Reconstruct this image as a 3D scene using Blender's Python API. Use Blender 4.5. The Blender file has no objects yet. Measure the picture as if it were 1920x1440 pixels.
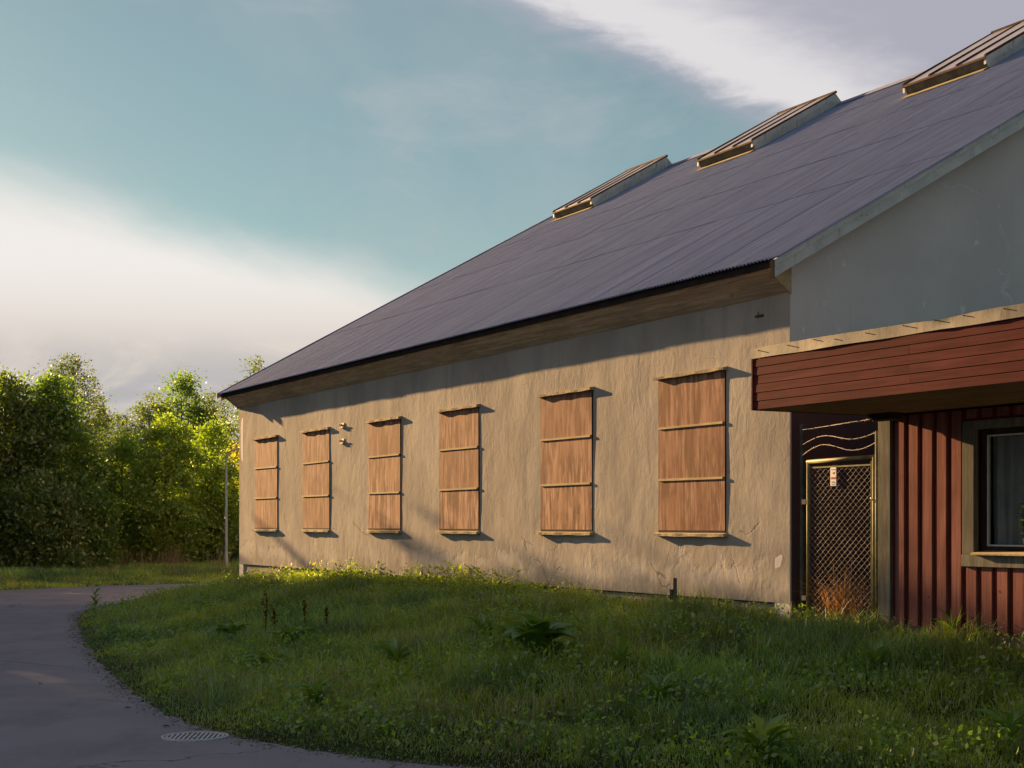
import bpy, math, random
import numpy as np
from mathutils import Vector, Matrix, Euler

sc = bpy.context.scene
col = sc.collection
R = math.radians

# ------------------------------------------------------------------ camera
EYE = 2.0
FPX, CX, HZ = 2825.0, 960.0, 983.0          # focal length and horizon in photograph pixels (1920 wide)
cd = bpy.data.cameras.new('camera')
cd.sensor_width = 36.0
cd.lens = FPX / 1920.0 * 36.0
cd.shift_y = (HZ - 720.0) / 1920.0
cd.clip_start, cd.clip_end = 0.1, 6000.0
cam = bpy.data.objects.new('camera', cd)
cam.location = (0, 0, EYE)
cam.rotation_euler = (R(90), 0, 0)
col.objects.link(cam)
sc.camera = cam

# building frame: U runs along the long wall (towards the near corner), T runs into the building
U = Vector((0.47863, -0.87801, 0.0))
T = Vector((0.87801, 0.47863, 0.0))
W0 = Vector(((1481 - CX) / FPX * 19.0, 19.0, 0.0))
ROTZ = math.atan2(U.y, U.x)
def B(u, t, z=0.0): return W0 + U * u + T * t + Vector((0, 0, z))

# ------------------------------------------------------------------ light
SUN_DIR = (-U * 6.9 - T * 1.0 + Vector((0, 0, 1.74))).normalized()
sun_el = math.asin(SUN_DIR.z)
sun_az = math.atan2(SUN_DIR.x, SUN_DIR.y)
EXPO = 2.4
sc.view_settings.view_transform = 'Standard'
sc.view_settings.look = 'None'
sc.view_settings.exposure = EXPO
sc.view_settings.gamma = 1.0
sc.view_settings.use_curve_mapping = False
sd = bpy.data.lights.new('sun', 'SUN')
sd.energy = 4.3
sd.angle = R(0.55)
sd.color = (1.0, 0.60, 0.26)
sun = bpy.data.objects.new('sun', sd)
sun.rotation_euler = (-SUN_DIR).to_track_quat('-Z', 'Y').to_euler()
sun.location = (-30, 40, 30)
col.objects.link(sun)

# ------------------------------------------------------------------ node helpers
class NT:
    def __init__(s, tree): s.t = tree; s.n = tree.nodes; s.l = tree.links
    def add(s, typ, **kw):
        nd = s.n.new(typ)
        for k, v in kw.items(): setattr(nd, k, v)
        return nd
    def link(s, a, b): s.l.new(a, b)
    def put(s, sock, v):
        if isinstance(v, bpy.types.NodeSocket): s.l.new(v, sock)
        else: sock.default_value = v
    def math(s, op, a, b=None, c=None, clamp=False):
        nd = s.add('ShaderNodeMath', operation=op); nd.use_clamp = clamp
        s.put(nd.inputs[0], a)
        if b is not None: s.put(nd.inputs[1], b)
        if c is not None: s.put(nd.inputs[2], c)
        return nd.outputs[0]
    def smooth(s, v, a, b, lo=0.0, hi=1.0):
        nd = s.add('ShaderNodeMapRange', interpolation_type='SMOOTHSTEP')
        s.put(nd.inputs[0], v)
        for i, x in enumerate((a, b, lo, hi)): s.put(nd.inputs[i + 1], x)
        return nd.outputs[0]
    def lin(s, v, a, b, lo=0.0, hi=1.0):
        nd = s.add('ShaderNodeMapRange'); s.put(nd.inputs[0], v)
        for i, x in enumerate((a, b, lo, hi)): s.put(nd.inputs[i + 1], x)
        return nd.outputs[0]
    def mix(s, f, a, b, mode='MIX'):
        nd = s.add('ShaderNodeMix', data_type='RGBA', blend_type=mode)
        s.put(nd.inputs[0], f)
        s.put(nd.inputs[6], a if isinstance(a, bpy.types.NodeSocket) else tuple(a) + (1,))
        s.put(nd.inputs[7], b if isinstance(b, bpy.types.NodeSocket) else tuple(b) + (1,))
        return nd.outputs[2]
    def noise(s, vec, scale, detail=4.0, rough=0.55, dist=0.0):
        nd = s.add('ShaderNodeTexNoise')
        s.put(nd.inputs['Vector'], vec); nd.inputs['Scale'].default_value = scale
        nd.inputs['Detail'].default_value = detail; nd.inputs['Roughness'].default_value = rough
        nd.inputs['Distortion'].default_value = dist
        return nd.outputs[0]
    def map(s, vec, scale=(1, 1, 1), loc=(0, 0, 0), rot=(0, 0, 0)):
        nd = s.add('ShaderNodeMapping')
        s.put(nd.inputs[0], vec); s.put(nd.inputs[1], loc); s.put(nd.inputs[2], rot); s.put(nd.inputs[3], scale)
        return nd.outputs[0]
    def voro(s, vec, scale, feature='F1', rnd=1.0):
        nd = s.add('ShaderNodeTexVoronoi', feature=feature)
        s.put(nd.inputs['Vector'], vec); nd.inputs['Scale'].default_value = scale
        nd.inputs['Randomness'].default_value = rnd
        return nd.outputs[0]
    def combine(s, x, y, z):
        nd = s.add('ShaderNodeCombineXYZ')
        for i, v in enumerate((x, y, z)): s.put(nd.inputs[i], v)
        return nd.outputs[0]
    def sep(s, v):
        nd = s.add('ShaderNodeSeparateXYZ'); s.put(nd.inputs[0], v); return nd.outputs
    def objpos(s, jitter=0.0):
        tc = s.add('ShaderNodeTexCoord').outputs['Object']
        if not jitter: return tc
        oi = s.add('ShaderNodeObjectInfo')
        off = s.math('MULTIPLY', oi.outputs['Random'], jitter)
        add = s.add('ShaderNodeVectorMath', operation='ADD')
        s.put(add.inputs[0], tc); s.put(add.inputs[1], s.combine(off, s.math('MULTIPLY', off, 1.7), s.math('MULTIPLY', off, -0.6)))
        return add.outputs[0]
    def rand(s): return s.add('ShaderNodeObjectInfo').outputs['Random']
    def bump(s, h, dist, strength=1.0, normal=None):
        nd = s.add('ShaderNodeBump')
        nd.inputs['Strength'].default_value = strength; nd.inputs['Distance'].default_value = dist
        s.put(nd.inputs['Height'], h)
        if normal is not None: s.put(nd.inputs['Normal'], normal)
        return nd.outputs[0]

def new_mat(name):
    m = bpy.data.materials.new(name); m.use_nodes = True
    nt = NT(m.node_tree)
    return m, nt, m.node_tree.nodes['Principled BSDF']
def finish(nt, p, base, rough=0.8, normal=None, metallic=0.0, spec=0.3):
    nt.put(p.inputs['Base Color'], base if isinstance(base, bpy.types.NodeSocket) else tuple(base) + (1,))
    nt.put(p.inputs['Roughness'], rough); nt.put(p.inputs['Metallic'], metallic)
    p.inputs['Specular IOR Level'].default_value = spec if spec > 0.5 else spec * 0.2
    if normal is not None: nt.put(p.inputs['Normal'], normal)

# ------------------------------------------------------------------ world: Nishita sky with two sheets of cloud and a clear gap between them
w = bpy.data.worlds.new('World'); sc.world = w; w.use_nodes = True
wn = NT(w.node_tree)
bg = w.node_tree.nodes['Background']
SKY_STR = 0.08
bg.inputs['Strength'].default_value = SKY_STR
K = 1.0 / (SKY_STR * 2 ** EXPO)             # cloud colours below are given as they look through the exposure
sky = wn.add('ShaderNodeTexSky', sky_type='NISHITA')
sky.sun_disc = False
sky.sun_elevation = sun_el; sky.sun_rotation = sun_az
sky.altitude = 50; sky.air_density = 1.0; sky.dust_density = 0.2; sky.ozone_density = 1.5
skyc = wn.mix(1.0, sky.outputs[0], (0.182, 0.205, 0.172), 'MULTIPLY')
dirv = wn.add('ShaderNodeTexCoord').outputs['Generated']
dx, dy, dz = wn.sep(dirv)
zz = wn.math('MAXIMUM', dz, 0.035)
px = wn.math('DIVIDE', dx, zz); py = wn.math('DIVIDE', dy, zz)
pv = wn.combine(px, py, 0.0)
nz1 = wn.noise(wn.map(pv, (1, 1, 1), rot=(0, 0, R(25))), 0.55, 5, 0.55)
nz2 = wn.noise(wn.map(pv, (1.0, 0.7, 1), rot=(0, 0, R(38))), 2.3, 7, 0.6, 0.5)
nz3 = wn.noise(wn.map(pv, (1.3, 0.35, 1), rot=(0, 0, R(60))), 0.9, 5, 0.6, 0.3)
nz4 = wn.noise(wn.map(pv, (0.6, 1.6, 1), rot=(0, 0, R(12))), 0.55, 2, 0.5)
c1 = wn.math('ADD', wn.math('MULTIPLY', wn.math('ADD', px, 1.05), -0.91), wn.math('MULTIPLY', wn.math('SUBTRACT', py, 5.3), 0.41))
c1n = wn.math('ADD', c1, wn.math('MULTIPLY', wn.math('SUBTRACT', nz3, 0.5), 0.9))
m1 = wn.smooth(c1n, -0.45, 0.55)
c2 = wn.math('ADD', wn.math('MULTIPLY', wn.math('SUBTRACT', px, 0.281), 0.786), wn.math('MULTIPLY', wn.math('SUBTRACT', py, 3.31), -0.618))
nz5 = wn.noise(pv, 7.5, 7, 0.62, 0.5)
c2n = wn.math('ADD', wn.math('ADD', c2, wn.math('MULTIPLY', wn.math('SUBTRACT', nz2, 0.5), 0.36)), wn.math('MULTIPLY', wn.math('SUBTRACT', nz5, 0.5), 0.13))
m2 = wn.smooth(c2n, -0.10, 0.12)
gap = wn.smooth(wn.math('SUBTRACT', nz1, wn.smooth(c2, 0.9, 1.6, 0.0, 0.62)), -0.08, 0.08)    # cloud outside the view thinned to cool and dim the ambient light
m2 = wn.math('MULTIPLY', m2, gap)
wisp = wn.noise(wn.map(pv, (1.0, 0.55, 1), rot=(0, 0, R(-28))), 1.7, 7, 0.62, 0.8)
thin = wn.math('ADD', wn.math('ADD', wn.math('MULTIPLY', wn.smooth(nz3, 0.42, 0.75), 0.30), wn.math('MULTIPLY', wn.smooth(wisp, 0.50, 0.78), 0.40)), 0.16)                                  # thin veil in the clear band
veil = wn.mix(thin, skyc, (0.47 * K, 0.51 * K, 0.53 * K))
rim = wn.math('MULTIPLY', wn.smooth(c2n, 0.0, 0.14), wn.smooth(c2n, 0.52, 0.20))
col2 = wn.mix(wn.math('MULTIPLY', rim, 0.95), wn.mix(nz4, (0.36 * K, 0.36 * K, 0.43 * K), (0.49 * K, 0.49 * K, 0.57 * K)), (0.77 * K, 0.745 * K, 0.755 * K))
a2 = wn.mix(m2, veil, col2)
low = wn.smooth(dz, 0.10, 0.17)
warm = wn.mix(low, (0.72 * K, 0.65 * K, 0.58 * K), (0.88 * K, 0.84 * K, 0.80 * K))
grey = wn.mix(wn.smooth(nz4, 0.42, 0.62), (0.40 * K, 0.40 * K, 0.43 * K), warm)
puff = wn.noise(wn.map(dirv, (1, 1, 3.2)), 7.0, 6, 0.58, 0.4)
grey = wn.mix(wn.smooth(puff, 0.38, 0.60), (0.42 * K, 0.42 * K, 0.45 * K), warm)
col1 = wn.mix(wn.math('MULTIPLY', wn.smooth(dz, 0.135, 0.085), 0.8), warm, grey)
a1 = wn.mix(m1, a2, col1)
wn.link(a1, bg.inputs['Color'])

# ------------------------------------------------------------------ render settings
sc.render.engine = 'CYCLES'
sc.cycles.use_denoising = True
sc.cycles.max_bounces = 6
sc.cycles.diffuse_bounces = 4
sc.cycles.transparent_max_bounces = 8
sc.cycles.sample_clamp_indirect = 4.0

# ================================================================== mesh helpers
def link(ob, parent=None):
    col.objects.link(ob)
    if parent is not None: ob.parent = parent
    return ob
def tag(o, label=None, cat=None, group=None, kind=None):
    if label: o['label'] = label
    if cat: o['category'] = cat
    if group: o['group'] = group
    if kind: o['kind'] = kind
    return o
def empty(name, loc=(0, 0, 0), rz=0.0, parent=None):
    o = bpy.data.objects.new(name, None); o.empty_display_size = 0.3
    o.location = loc; o.rotation_euler = (0, 0, rz)
    return link(o, parent)

class MB:
    """collects shapes; build() links them as one mesh object"""
    def __init__(s): s.v = []; s.f = []
    def poly(s, pts):
        i = len(s.v); s.v += [tuple(p) for p in pts]; s.f.append(tuple(range(i, i + len(pts)))); return s
    def box(s, a, b):
        x0, y0, z0 = a; x1, y1, z1 = b
        return s.hexa([(x0, y0, z0), (x1, y0, z0), (x1, y1, z0), (x0, y1, z0), (x0, y0, z1), (x1, y0, z1), (x1, y1, z1), (x0, y1, z1)])
    def hexa(s, p):
        i = len(s.v); s.v += [tuple(q) for q in p]
        for f in ((3, 2, 1, 0), (4, 5, 6, 7), (0, 1, 5, 4), (1, 2, 6, 5), (2, 3, 7, 6), (3, 0, 4, 7)):
            s.f.append(tuple(i + k for k in f))
        return s
    def prism(s, prof, x0, x1):
        """profile of (y, z) points extruded along x"""
        n = len(prof); i = len(s.v)
        s.v += [(x0, y, z) for y, z in prof] + [(x1, y, z) for y, z in prof]
        for k in range(n):
            k2 = (k + 1) % n
            s.f.append((i + k, i + k2, i + n + k2, i + n + k))
        s.f.append(tuple(i + k for k in reversed(range(n)))); s.f.append(tuple(i + n + k for k in range(n)))
        return s
    def tube(s, pts, rad, sides=8, cap=True):
        pts = [Vector(p) for p in pts]; n = len(pts)
        if not hasattr(rad, '__len__'): rad = [rad] * n
        i0 = len(s.v); ref = None
        for k, p in enumerate(pts):
            d = (pts[min(k + 1, n - 1)] - pts[max(k - 1, 0)]).normalized()
            if ref is None: ref = Vector((0, 0, 1)) if abs(d.z) < 0.9 else Vector((1, 0, 0))
            a = d.cross(ref)
            if a.length < 1e-4: a = d.cross(Vector((0, 1, 0)))
            a.normalize(); b = d.cross(a)
            for q in range(sides):
                an = 2 * math.pi * q / sides
                s.v.append(tuple(p + a * (math.cos(an) * rad[k]) + b * (math.sin(an) * rad[k])))
        for k in range(n - 1):
            for q in range(sides):
                q2 = (q + 1) % sides
                s.f.append((i0 + k * sides + q, i0 + k * sides + q2, i0 + (k + 1) * sides + q2, i0 + (k + 1) * sides + q))
        if cap:
            s.f.append(tuple(i0 + q for q in reversed(range(sides)))); s.f.append(tuple(i0 + (n - 1) * sides + q for q in range(sides)))
        return s
    def grid(s, P):
        """P[i][j] points"""
        i0 = len(s.v); ni, nj = len(P), len(P[0])
        for row in P: s.v += [tuple(q) for q in row]
        for i in range(ni - 1):
            for j in range(nj - 1):
                a = i0 + i * nj + j
                s.f.append((a, a + 1, a + nj + 1, a + nj))
        return s
    def mesh(s, name, mat, smooth=False):
        me = bpy.data.meshes.new(name); me.from_pydata(s.v, [], s.f)
        if mat: me.materials.append(mat)
        if smooth: me.polygons.foreach_set('use_smooth', [True] * len(me.polygons))
        me.update(); return me
    def build(s, name, mat, parent=None, smooth=False, bevel=0.0):
        ob = link(bpy.data.objects.new(name, s.mesh(name, mat, smooth)), parent)
        if bevel:
            md = ob.modifiers.new('bevel', 'BEVEL'); md.width = bevel; md.segments = 2; md.limit_method = 'ANGLE'
        return ob

def raw_mesh(name, V, totals, mat, colors=None):
    """fast mesh: V (n,3) with vertices in loop order, totals = corners per face"""
    me = bpy.data.meshes.new(name)
    n = len(V); totals = np.asarray(totals, dtype=np.int32)
    me.vertices.add(n); me.vertices.foreach_set('co', np.asarray(V, dtype=np.float32).ravel())
    return me, n, totals
def face_mesh(name, V, loops, totals, mat, colors=None, smooth=False):
    me = bpy.data.meshes.new(name)
    V = np.asarray(V, dtype=np.float32); loops = np.asarray(loops, dtype=np.int32); totals = np.asarray(totals, dtype=np.int32)
    me.vertices.add(len(V)); me.vertices.foreach_set('co', V.ravel())
    me.loops.add(len(loops)); me.loops.foreach_set('vertex_index', loops)
    me.polygons.add(len(totals))
    st = np.zeros(len(totals), dtype=np.int32); st[1:] = np.cumsum(totals)[:-1]
    me.polygons.foreach_set('loop_start', st)
    try: me.polygons.foreach_set('loop_total', totals)
    except Exception: pass
    if smooth: me.polygons.foreach_set('use_smooth', np.ones(len(totals), dtype=bool))
    if colors is not None:
        at = me.color_attributes.new('tint', 'FLOAT_COLOR', 'POINT')
        c4 = np.ones((len(V), 4), dtype=np.float32); c4[:, :3] = colors
        at.data.foreach_set('color', c4.ravel())
    if mat: me.materials.append(mat)
    me.update(calc_edges=True); me.validate()
    return me

# ================================================================== materials
def m_plaster(name, base, patch, relief, low_wear):
    m, nt, p = new_mat(name)
    o = nt.objpos(); u, t, z = nt.sep(o)
    h1 = nt.noise(nt.map(o, (1, 1, 0.55)), 7.5, 6, 0.62, 1.0)          # trowelled, drawn downwards
    h2 = nt.noise(nt.map(o, (1, 1, 0.65)), 2.1, 4, 0.55)
    h3 = nt.noise(o, 60.0, 3, 0.6)
    blot = nt.noise(nt.map(o, (1, 1, 0.8)), 0.55, 5, 0.6)
    stain = nt.noise(nt.map(o, (1.6, 1, 0.22)), 2.4, 5, 0.62)
    c = nt.mix(nt.smooth(blot, 0.38, 0.62), tuple(x * 0.84 for x in base), tuple(min(1, x * 1.08) for x in base))
    c = nt.mix(nt.math('MULTIPLY', nt.smooth(stain, 0.50, 0.66), 0.35), c, tuple(x * f for x, f in zip(base, (0.66, 0.66, 0.68))))
    n_edge = nt.noise(nt.map(o, (1, 1, 1)), 1.4, 6, 0.62)
    wear = nt.smooth(nt.math('ADD', nt.math('MULTIPLY', n_edge, 1.5), nt.lin(z, 0.9, 2.3, 0.62, -0.62)), 0.80, 0.92)
    wear = nt.math('MULTIPLY', wear, low_wear)
    wear = nt.math('MULTIPLY', wear, nt.smooth(nt.noise(nt.map(o, (1, 1, 1.3)), 0.75, 4, 0.6), 0.40, 0.56))
    c = nt.mix(nt.math('MULTIPLY', wear, 0.80), c, patch)
    damp = nt.smooth(nt.math('ADD', nt.noise(nt.map(o, (1, 1, 0.5)), 2.2, 5, 0.65), nt.lin(z, 1.0, 1.55, 0.32, -0.30)), 0.48, 0.70)
    c = nt.mix(nt.math('MULTIPLY', nt.math('MULTIPLY', damp, low_wear), 0.45), c, tuple(x * 0.5 for x in base))
    drip = nt.math('MULTIPLY', nt.smooth(nt.noise(nt.map(o, (5.5, 1, 0.12)), 1.6, 4, 0.6), 0.56, 0.74), nt.smooth(nt.noise(o, 0.4, 3, 0.5), 0.40, 0.60))
    c = nt.mix(nt.math('MULTIPLY', drip, 0.28), c, tuple(x * 0.6 for x in base))
    spots = nt.smooth(nt.noise(o, 3.7, 5, 0.7), 0.66, 0.70)
    c = nt.mix(nt.math('MULTIPLY', spots, 0.25), c, tuple(min(1, x * 1.15) for x in patch))
    warp = nt.noise(o, 3.0, 4, 0.6); wv = nt.add('ShaderNodeVectorMath', operation='ADD')
    nt.put(wv.inputs[0], o); nt.put(wv.inputs[1], nt.combine(nt.math('MULTIPLY', warp, 0.5), 0.0, nt.math('MULTIPLY', warp, -0.35)))
    crack = nt.smooth(nt.voro(wv.outputs[0], 0.95, 'DISTANCE_TO_EDGE'), 0.0, 0.012)       # 0 in the crack
    crack_mask = nt.math('MULTIPLY', nt.smooth(nt.noise(o, 0.9, 3, 0.5), 0.50, 0.58), nt.lin(z, 1.0, 2.6, 1.0, 0.15))
    crack_mask = nt.math('MULTIPLY', crack_mask, low_wear)
    cr = nt.math('MULTIPLY', nt.math('SUBTRACT', 1.0, crack), crack_mask)
    c = nt.mix(nt.math('MULTIPLY', cr, 0.75), c, (0.07, 0.06, 0.05))
    h = nt.math('ADD', nt.math('MULTIPLY', h1, nt.smooth(nt.noise(o, 0.6, 4, 0.6), 0.36, 0.66, 0.45, 1.25)), nt.math('MULTIPLY', h2, 1.9))
    h = nt.math('ADD', h, nt.math('MULTIPLY', h3, 0.10))
    h = nt.math('SUBTRACT', h, nt.math('MULTIPLY', cr, 0.8))
    h = nt.math('ADD', h, nt.math('MULTIPLY', wear, -0.5))
    flake = nt.smooth(nt.noise(o, 6.0, 5, 0.7), 0.60, 0.66)
    h = nt.math('SUBTRACT', h, nt.math('MULTIPLY', nt.math('MULTIPLY', flake, wear), 0.45))
    finish(nt, p, c, 0.9, nt.bump(h, relief), spec=0.15)
    return m
M = {}
M['plaster'] = m_plaster('plaster', (0.302, 0.284, 0.262), (0.355, 0.342, 0.332), 0.0062, 1.0)

def m_gable():
    m, nt, p = new_mat('gable_paint')
    o = nt.objpos()
    blot = nt.noise(o, 0.7, 5, 0.6)
    c = nt.mix(nt.smooth(blot, 0.3, 0.7), (0.50, 0.475, 0.485), (0.57, 0.545, 0.55))
    st = nt.noise(nt.map(o, (1, 2.2, 0.2)), 3.0, 5, 0.62)
    c = nt.mix(nt.math('MULTIPLY', nt.smooth(st, 0.55, 0.8), 0.25), c, (0.36, 0.35, 0.36))
    chip = nt.smooth(nt.noise(nt.map(o, (1, 1.6, 0.8)), 2.6, 4, 0.6), 0.665, 0.69)
    c = nt.mix(nt.math('MULTIPLY', chip, 0.6), c, (0.72, 0.72, 0.73))
    warp = nt.noise(o, 1.6, 4, 0.6); wv = nt.add('ShaderNodeVectorMath', operation='ADD')
    nt.put(wv.inputs[0], o); nt.put(wv.inputs[1], nt.combine(0.0, nt.math('MULTIPLY', warp, 0.9), nt.math('MULTIPLY', warp, -0.7)))
    cr = nt.smooth(nt.voro(wv.outputs[0], 0.32, 'DISTANCE_TO_EDGE'), 0.0, 0.010, 1.0, 0.0)
    cr = nt.math('MULTIPLY', cr, nt.smooth(nt.noise(o, 1.3, 3, 0.5), 0.44, 0.56))
    c = nt.mix(nt.math('MULTIPLY', cr, 0.45), c, (0.66, 0.65, 0.66))
    h = nt.math('ADD', nt.noise(o, 7.0, 5, 0.6), nt.math('MULTIPLY', nt.noise(o, 45.0, 3, 0.6), 0.2))
    h = nt.math('SUBTRACT', h, cr)
    finish(nt, p, c, 0.85, nt.bump(h, 0.005), spec=0.2); return m
M['gable'] = m_gable()

def m_concrete():
    m, nt, p = new_mat('plinth_concrete')
    o = nt.objpos()
    c = nt.mix(nt.smooth(nt.noise(o, 1.5, 6, 0.65), 0.3, 0.7), (0.17, 0.155, 0.13), (0.30, 0.27, 0.23))
    finish(nt, p, c, 0.95, nt.bump(nt.noise(o, 18, 5, 0.65), 0.006), spec=0.1); return m
M['concrete'] = m_concrete()
M['dark_plaster'] = m_plaster('dark_red_brown', (0.105, 0.066, 0.062), (0.12, 0.08, 0.075), 0.004, 0.4)

def m_ply():
    m, nt, p = new_mat('weathered_board')
    o = nt.objpos(13.0)
    s1 = nt.noise(nt.map(o, (1, 1, 0.10)), 15.0, 6, 0.7)
    s2 = nt.noise(nt.map(o, (1, 1, 0.16)), 6.5, 5, 0.6, 0.3)
    s3 = nt.noise(nt.map(o, (1, 1, 0.7)), 1.7, 4, 0.6)
    c = nt.mix(nt.smooth(s1, 0.37, 0.63), (0.120, 0.058, 0.040), (0.46, 0.295, 0.215))
    c = nt.mix(nt.math('MULTIPLY', nt.smooth(s2, 0.47, 0.60), 0.80), c, (0.105, 0.054, 0.034))
    c = nt.mix(nt.math('MULTIPLY', nt.smooth(s3, 0.50, 0.64), 0.5), c, (0.34, 0.20, 0.13))
    c = nt.mix(nt.math('MULTIPLY', nt.rand(), 0.5), c, (0.17, 0.085, 0.055))
    finish(nt, p, c, 0.78, nt.bump(nt.math('ADD', s1, nt.math('MULTIPLY', s3, 0.8)), 0.0016), spec=0.2); return m
M['ply'] = m_ply()

def m_wood(name, a, b, grain=(1, 12, 12), rough=0.85, relief=0.0012, jitter=9.0, scale=3.0):
    m, nt, p = new_mat(name)
    o = nt.objpos(jitter)
    g = nt.noise(nt.map(o, grain), scale, 5, 0.62, 0.4)
    k = nt.noise(o, 1.1, 4, 0.6)
    c = nt.mix(nt.smooth(g, 0.37, 0.63), a, b)
    c = nt.mix(nt.math('MULTIPLY', nt.smooth(k, 0.45, 0.62), 0.40), c, tuple(x * 0.65 for x in a))
    c = nt.mix(nt.math('MULTIPLY', nt.rand(), 0.40), c, tuple(x * 0.62 for x in b))
    fade = nt.noise(nt.map(o, tuple(0.35 * q for q in grain)), 2.2, 5, 0.65)
    c = nt.mix(nt.math('MULTIPLY', nt.smooth(fade, 0.52, 0.72), 0.40), c, tuple(min(1, x * 1.35 + .012) for x in b))
    knot = nt.smooth(nt.noise(o, 9.0, 2, 0.5), 0.735, 0.76)
    c = nt.mix(nt.math('MULTIPLY', knot, 0.7), c, tuple(x * 0.4 for x in a))
    finish(nt, p, c, rough, nt.bump(g, relief), spec=0.2); return m
M['batten'] = m_wood('pale_batten', (0.26, 0.22, 0.13), (0.37, 0.32, 0.20))
M['ledge'] = m_wood('painted_ledge', (0.32, 0.265, 0.17), (0.43, 0.36, 0.24), grain=(2, 5, 5), relief=0.004, scale=7)
M['eave_wood'] = m_wood('eave_board', (0.33, 0.265, 0.20), (0.50, 0.42, 0.33), grain=(0.6, 9, 9))
M['soffit_wood'] = m_wood('canopy_soffit', (0.22, 0.165, 0.095), (0.32, 0.25, 0.15), grain=(0.6, 9, 9))
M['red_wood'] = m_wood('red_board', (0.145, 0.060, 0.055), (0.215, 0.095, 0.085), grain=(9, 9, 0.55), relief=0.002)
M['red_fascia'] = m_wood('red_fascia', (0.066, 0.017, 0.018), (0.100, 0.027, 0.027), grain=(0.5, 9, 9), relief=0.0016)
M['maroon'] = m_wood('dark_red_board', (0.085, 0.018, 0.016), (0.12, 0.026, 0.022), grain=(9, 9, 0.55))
M['grey_wood'] = m_wood('grey_trim', (0.095, 0.093, 0.080), (0.150, 0.148, 0.125), grain=(8, 8, 0.8), relief=0.002)
M['dark_wood'] = m_wood('dark_window_wood', (0.022, 0.016, 0.015), (0.04, 0.03, 0.028), grain=(6, 6, 1))
M['stake_wood'] = m_wood('weathered_stake', (0.07, 0.06, 0.055), (0.13, 0.115, 0.10), grain=(9, 9, 0.6))

def m_roof():
    m, nt, p = new_mat('corrugated_roof')
    o = nt.objpos(17.0)
    s = nt.noise(nt.map(o, (9, 0.35, 1)), 1.6, 5, 0.62)
    k = nt.noise(o, 0.8, 4, 0.55)
    c = nt.mix(nt.smooth(s, 0.38, 0.64), (0.165, 0.190, 0.295), (0.225, 0.255, 0.38))
    c = nt.mix(nt.math('MULTIPLY', nt.smooth(k, 0.45, 0.75), 0.35), c, (0.23, 0.28, 0.42))
    c = nt.mix(nt.math('MULTIPLY', nt.rand(), 0.18), c, (0.13, 0.145, 0.21))
    finish(nt, p, c, nt.lin(s, 0.2, 0.8, 0.55, 0.75), spec=0.25); return m
M['roof'] = m_roof()
def m_plain(name, c, rough=0.7, metallic=0.0, var=0.25, scale=4.0, spec=0.3, relief=0.0):
    m, nt, p = new_mat(name)
    o = nt.objpos(7.0)
    n = nt.noise(o, scale, 5, 0.62)
    cc = nt.mix(nt.smooth(n, 0.3, 0.72), tuple(x * (1 - var) for x in c), tuple(min(1, x * (1 + var)) for x in c))
    finish(nt, p, cc, rough, nt.bump(n, relief) if relief else None, metallic, spec); return m
M['deck'] = m_plain('roof_underside', (0.03, 0.027, 0.026), 0.95, spec=0.0)
def m_zinc(name, a, b, rust):
    m, nt, p = new_mat(name)
    o = nt.objpos(11.0)
    n = nt.noise(o, 2.5, 6, 0.65); st = nt.noise(nt.map(o, (4, 4, 0.5)), 3.0, 5, 0.65)
    c = nt.mix(nt.smooth(n, 0.3, 0.7), a, b)
    c = nt.mix(nt.math('MULTIPLY', nt.smooth(st, 0.56, 0.68), 0.6), c, rust)
    c = nt.mix(nt.math('MULTIPLY', nt.smooth(nt.noise(o, 19, 3, 0.6), 0.66, 0.70), 0.6), c, (0.06, 0.07, 0.06))
    finish(nt, p, c, 0.62, nt.bump(n, 0.004), 0.15, 0.4); return m
M['verge'] = m_zinc('verge_metal', (0.42, 0.43, 0.44), (0.54, 0.55, 0.56), (0.34, 0.36, 0.37))
M['cheek'] = m_zinc('skylight_metal', (0.36, 0.38, 0.39), (0.48, 0.50, 0.51), (0.13, 0.085, 0.06))
M['skyfront'] = m_plain('skylight_front', (0.10, 0.095, 0.08), 0.6, var=0.3)
M['rust'] = m_plain('rusty_bar', (0.065, 0.036, 0.026), 0.75, var=0.4)
M['flash'] = m_zinc('roof_edge_flashing', (0.095, 0.093, 0.087), (0.145, 0.141, 0.131), (0.05, 0.046, 0.042))
M['felt'] = m_plain('roofing_felt', (0.06, 0.058, 0.055), 0.95)
M['paint_green'] = m_plain('gate_pipe', (0.15, 0.145, 0.075), 0.55, 0.0, 0.35, 9.0)
M['pipe_dark'] = m_plain('dark_steel', (0.06, 0.058, 0.05), 0.6, 0.0, 0.35, 6.0)
M['wire'] = m_plain('galvanised_wire', (0.27, 0.265, 0.25), 0.5, 0.25, 0.2)
M['barb'] = m_plain('barbed_wire_steel', (0.45, 0.40, 0.36), 0.5, 0.2, 0.2)
M['white'] = m_plain('white_frame', (0.42, 0.42, 0.43), 0.5, var=0.08)
M['plate'] = m_plain('sign_plate', (0.72, 0.68, 0.63), 0.45, var=0.06)
M['letter_red'] = m_plain('red_lettering', (0.62, 0.10, 0.07), 0.5, var=0.05)
M['letter_grey'] = m_plain('grey_lettering', (0.20, 0.21, 0.24), 0.5, var=0.05)
M['lamp_grey'] = m_plain('lamp_post_steel', (0.30, 0.31, 0.31), 0.5, 0.2, 0.1)
M['iron'] = m_plain('cast_iron', (0.40, 0.38, 0.40), 0.6, 0.1, 0.25, 30.0)
M['grit'] = m_plain('grit_stone', (0.24, 0.215, 0.215), 0.9, 0.0, 0.5, 9.0)
M['iron_dark'] = m_plain('cast_iron_groove', (0.03, 0.03, 0.032), 0.9, var=0.2)
M['pot'] = m_plain('glazed_pot', (0.40, 0.42, 0.45), 0.4, var=0.1)
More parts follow.
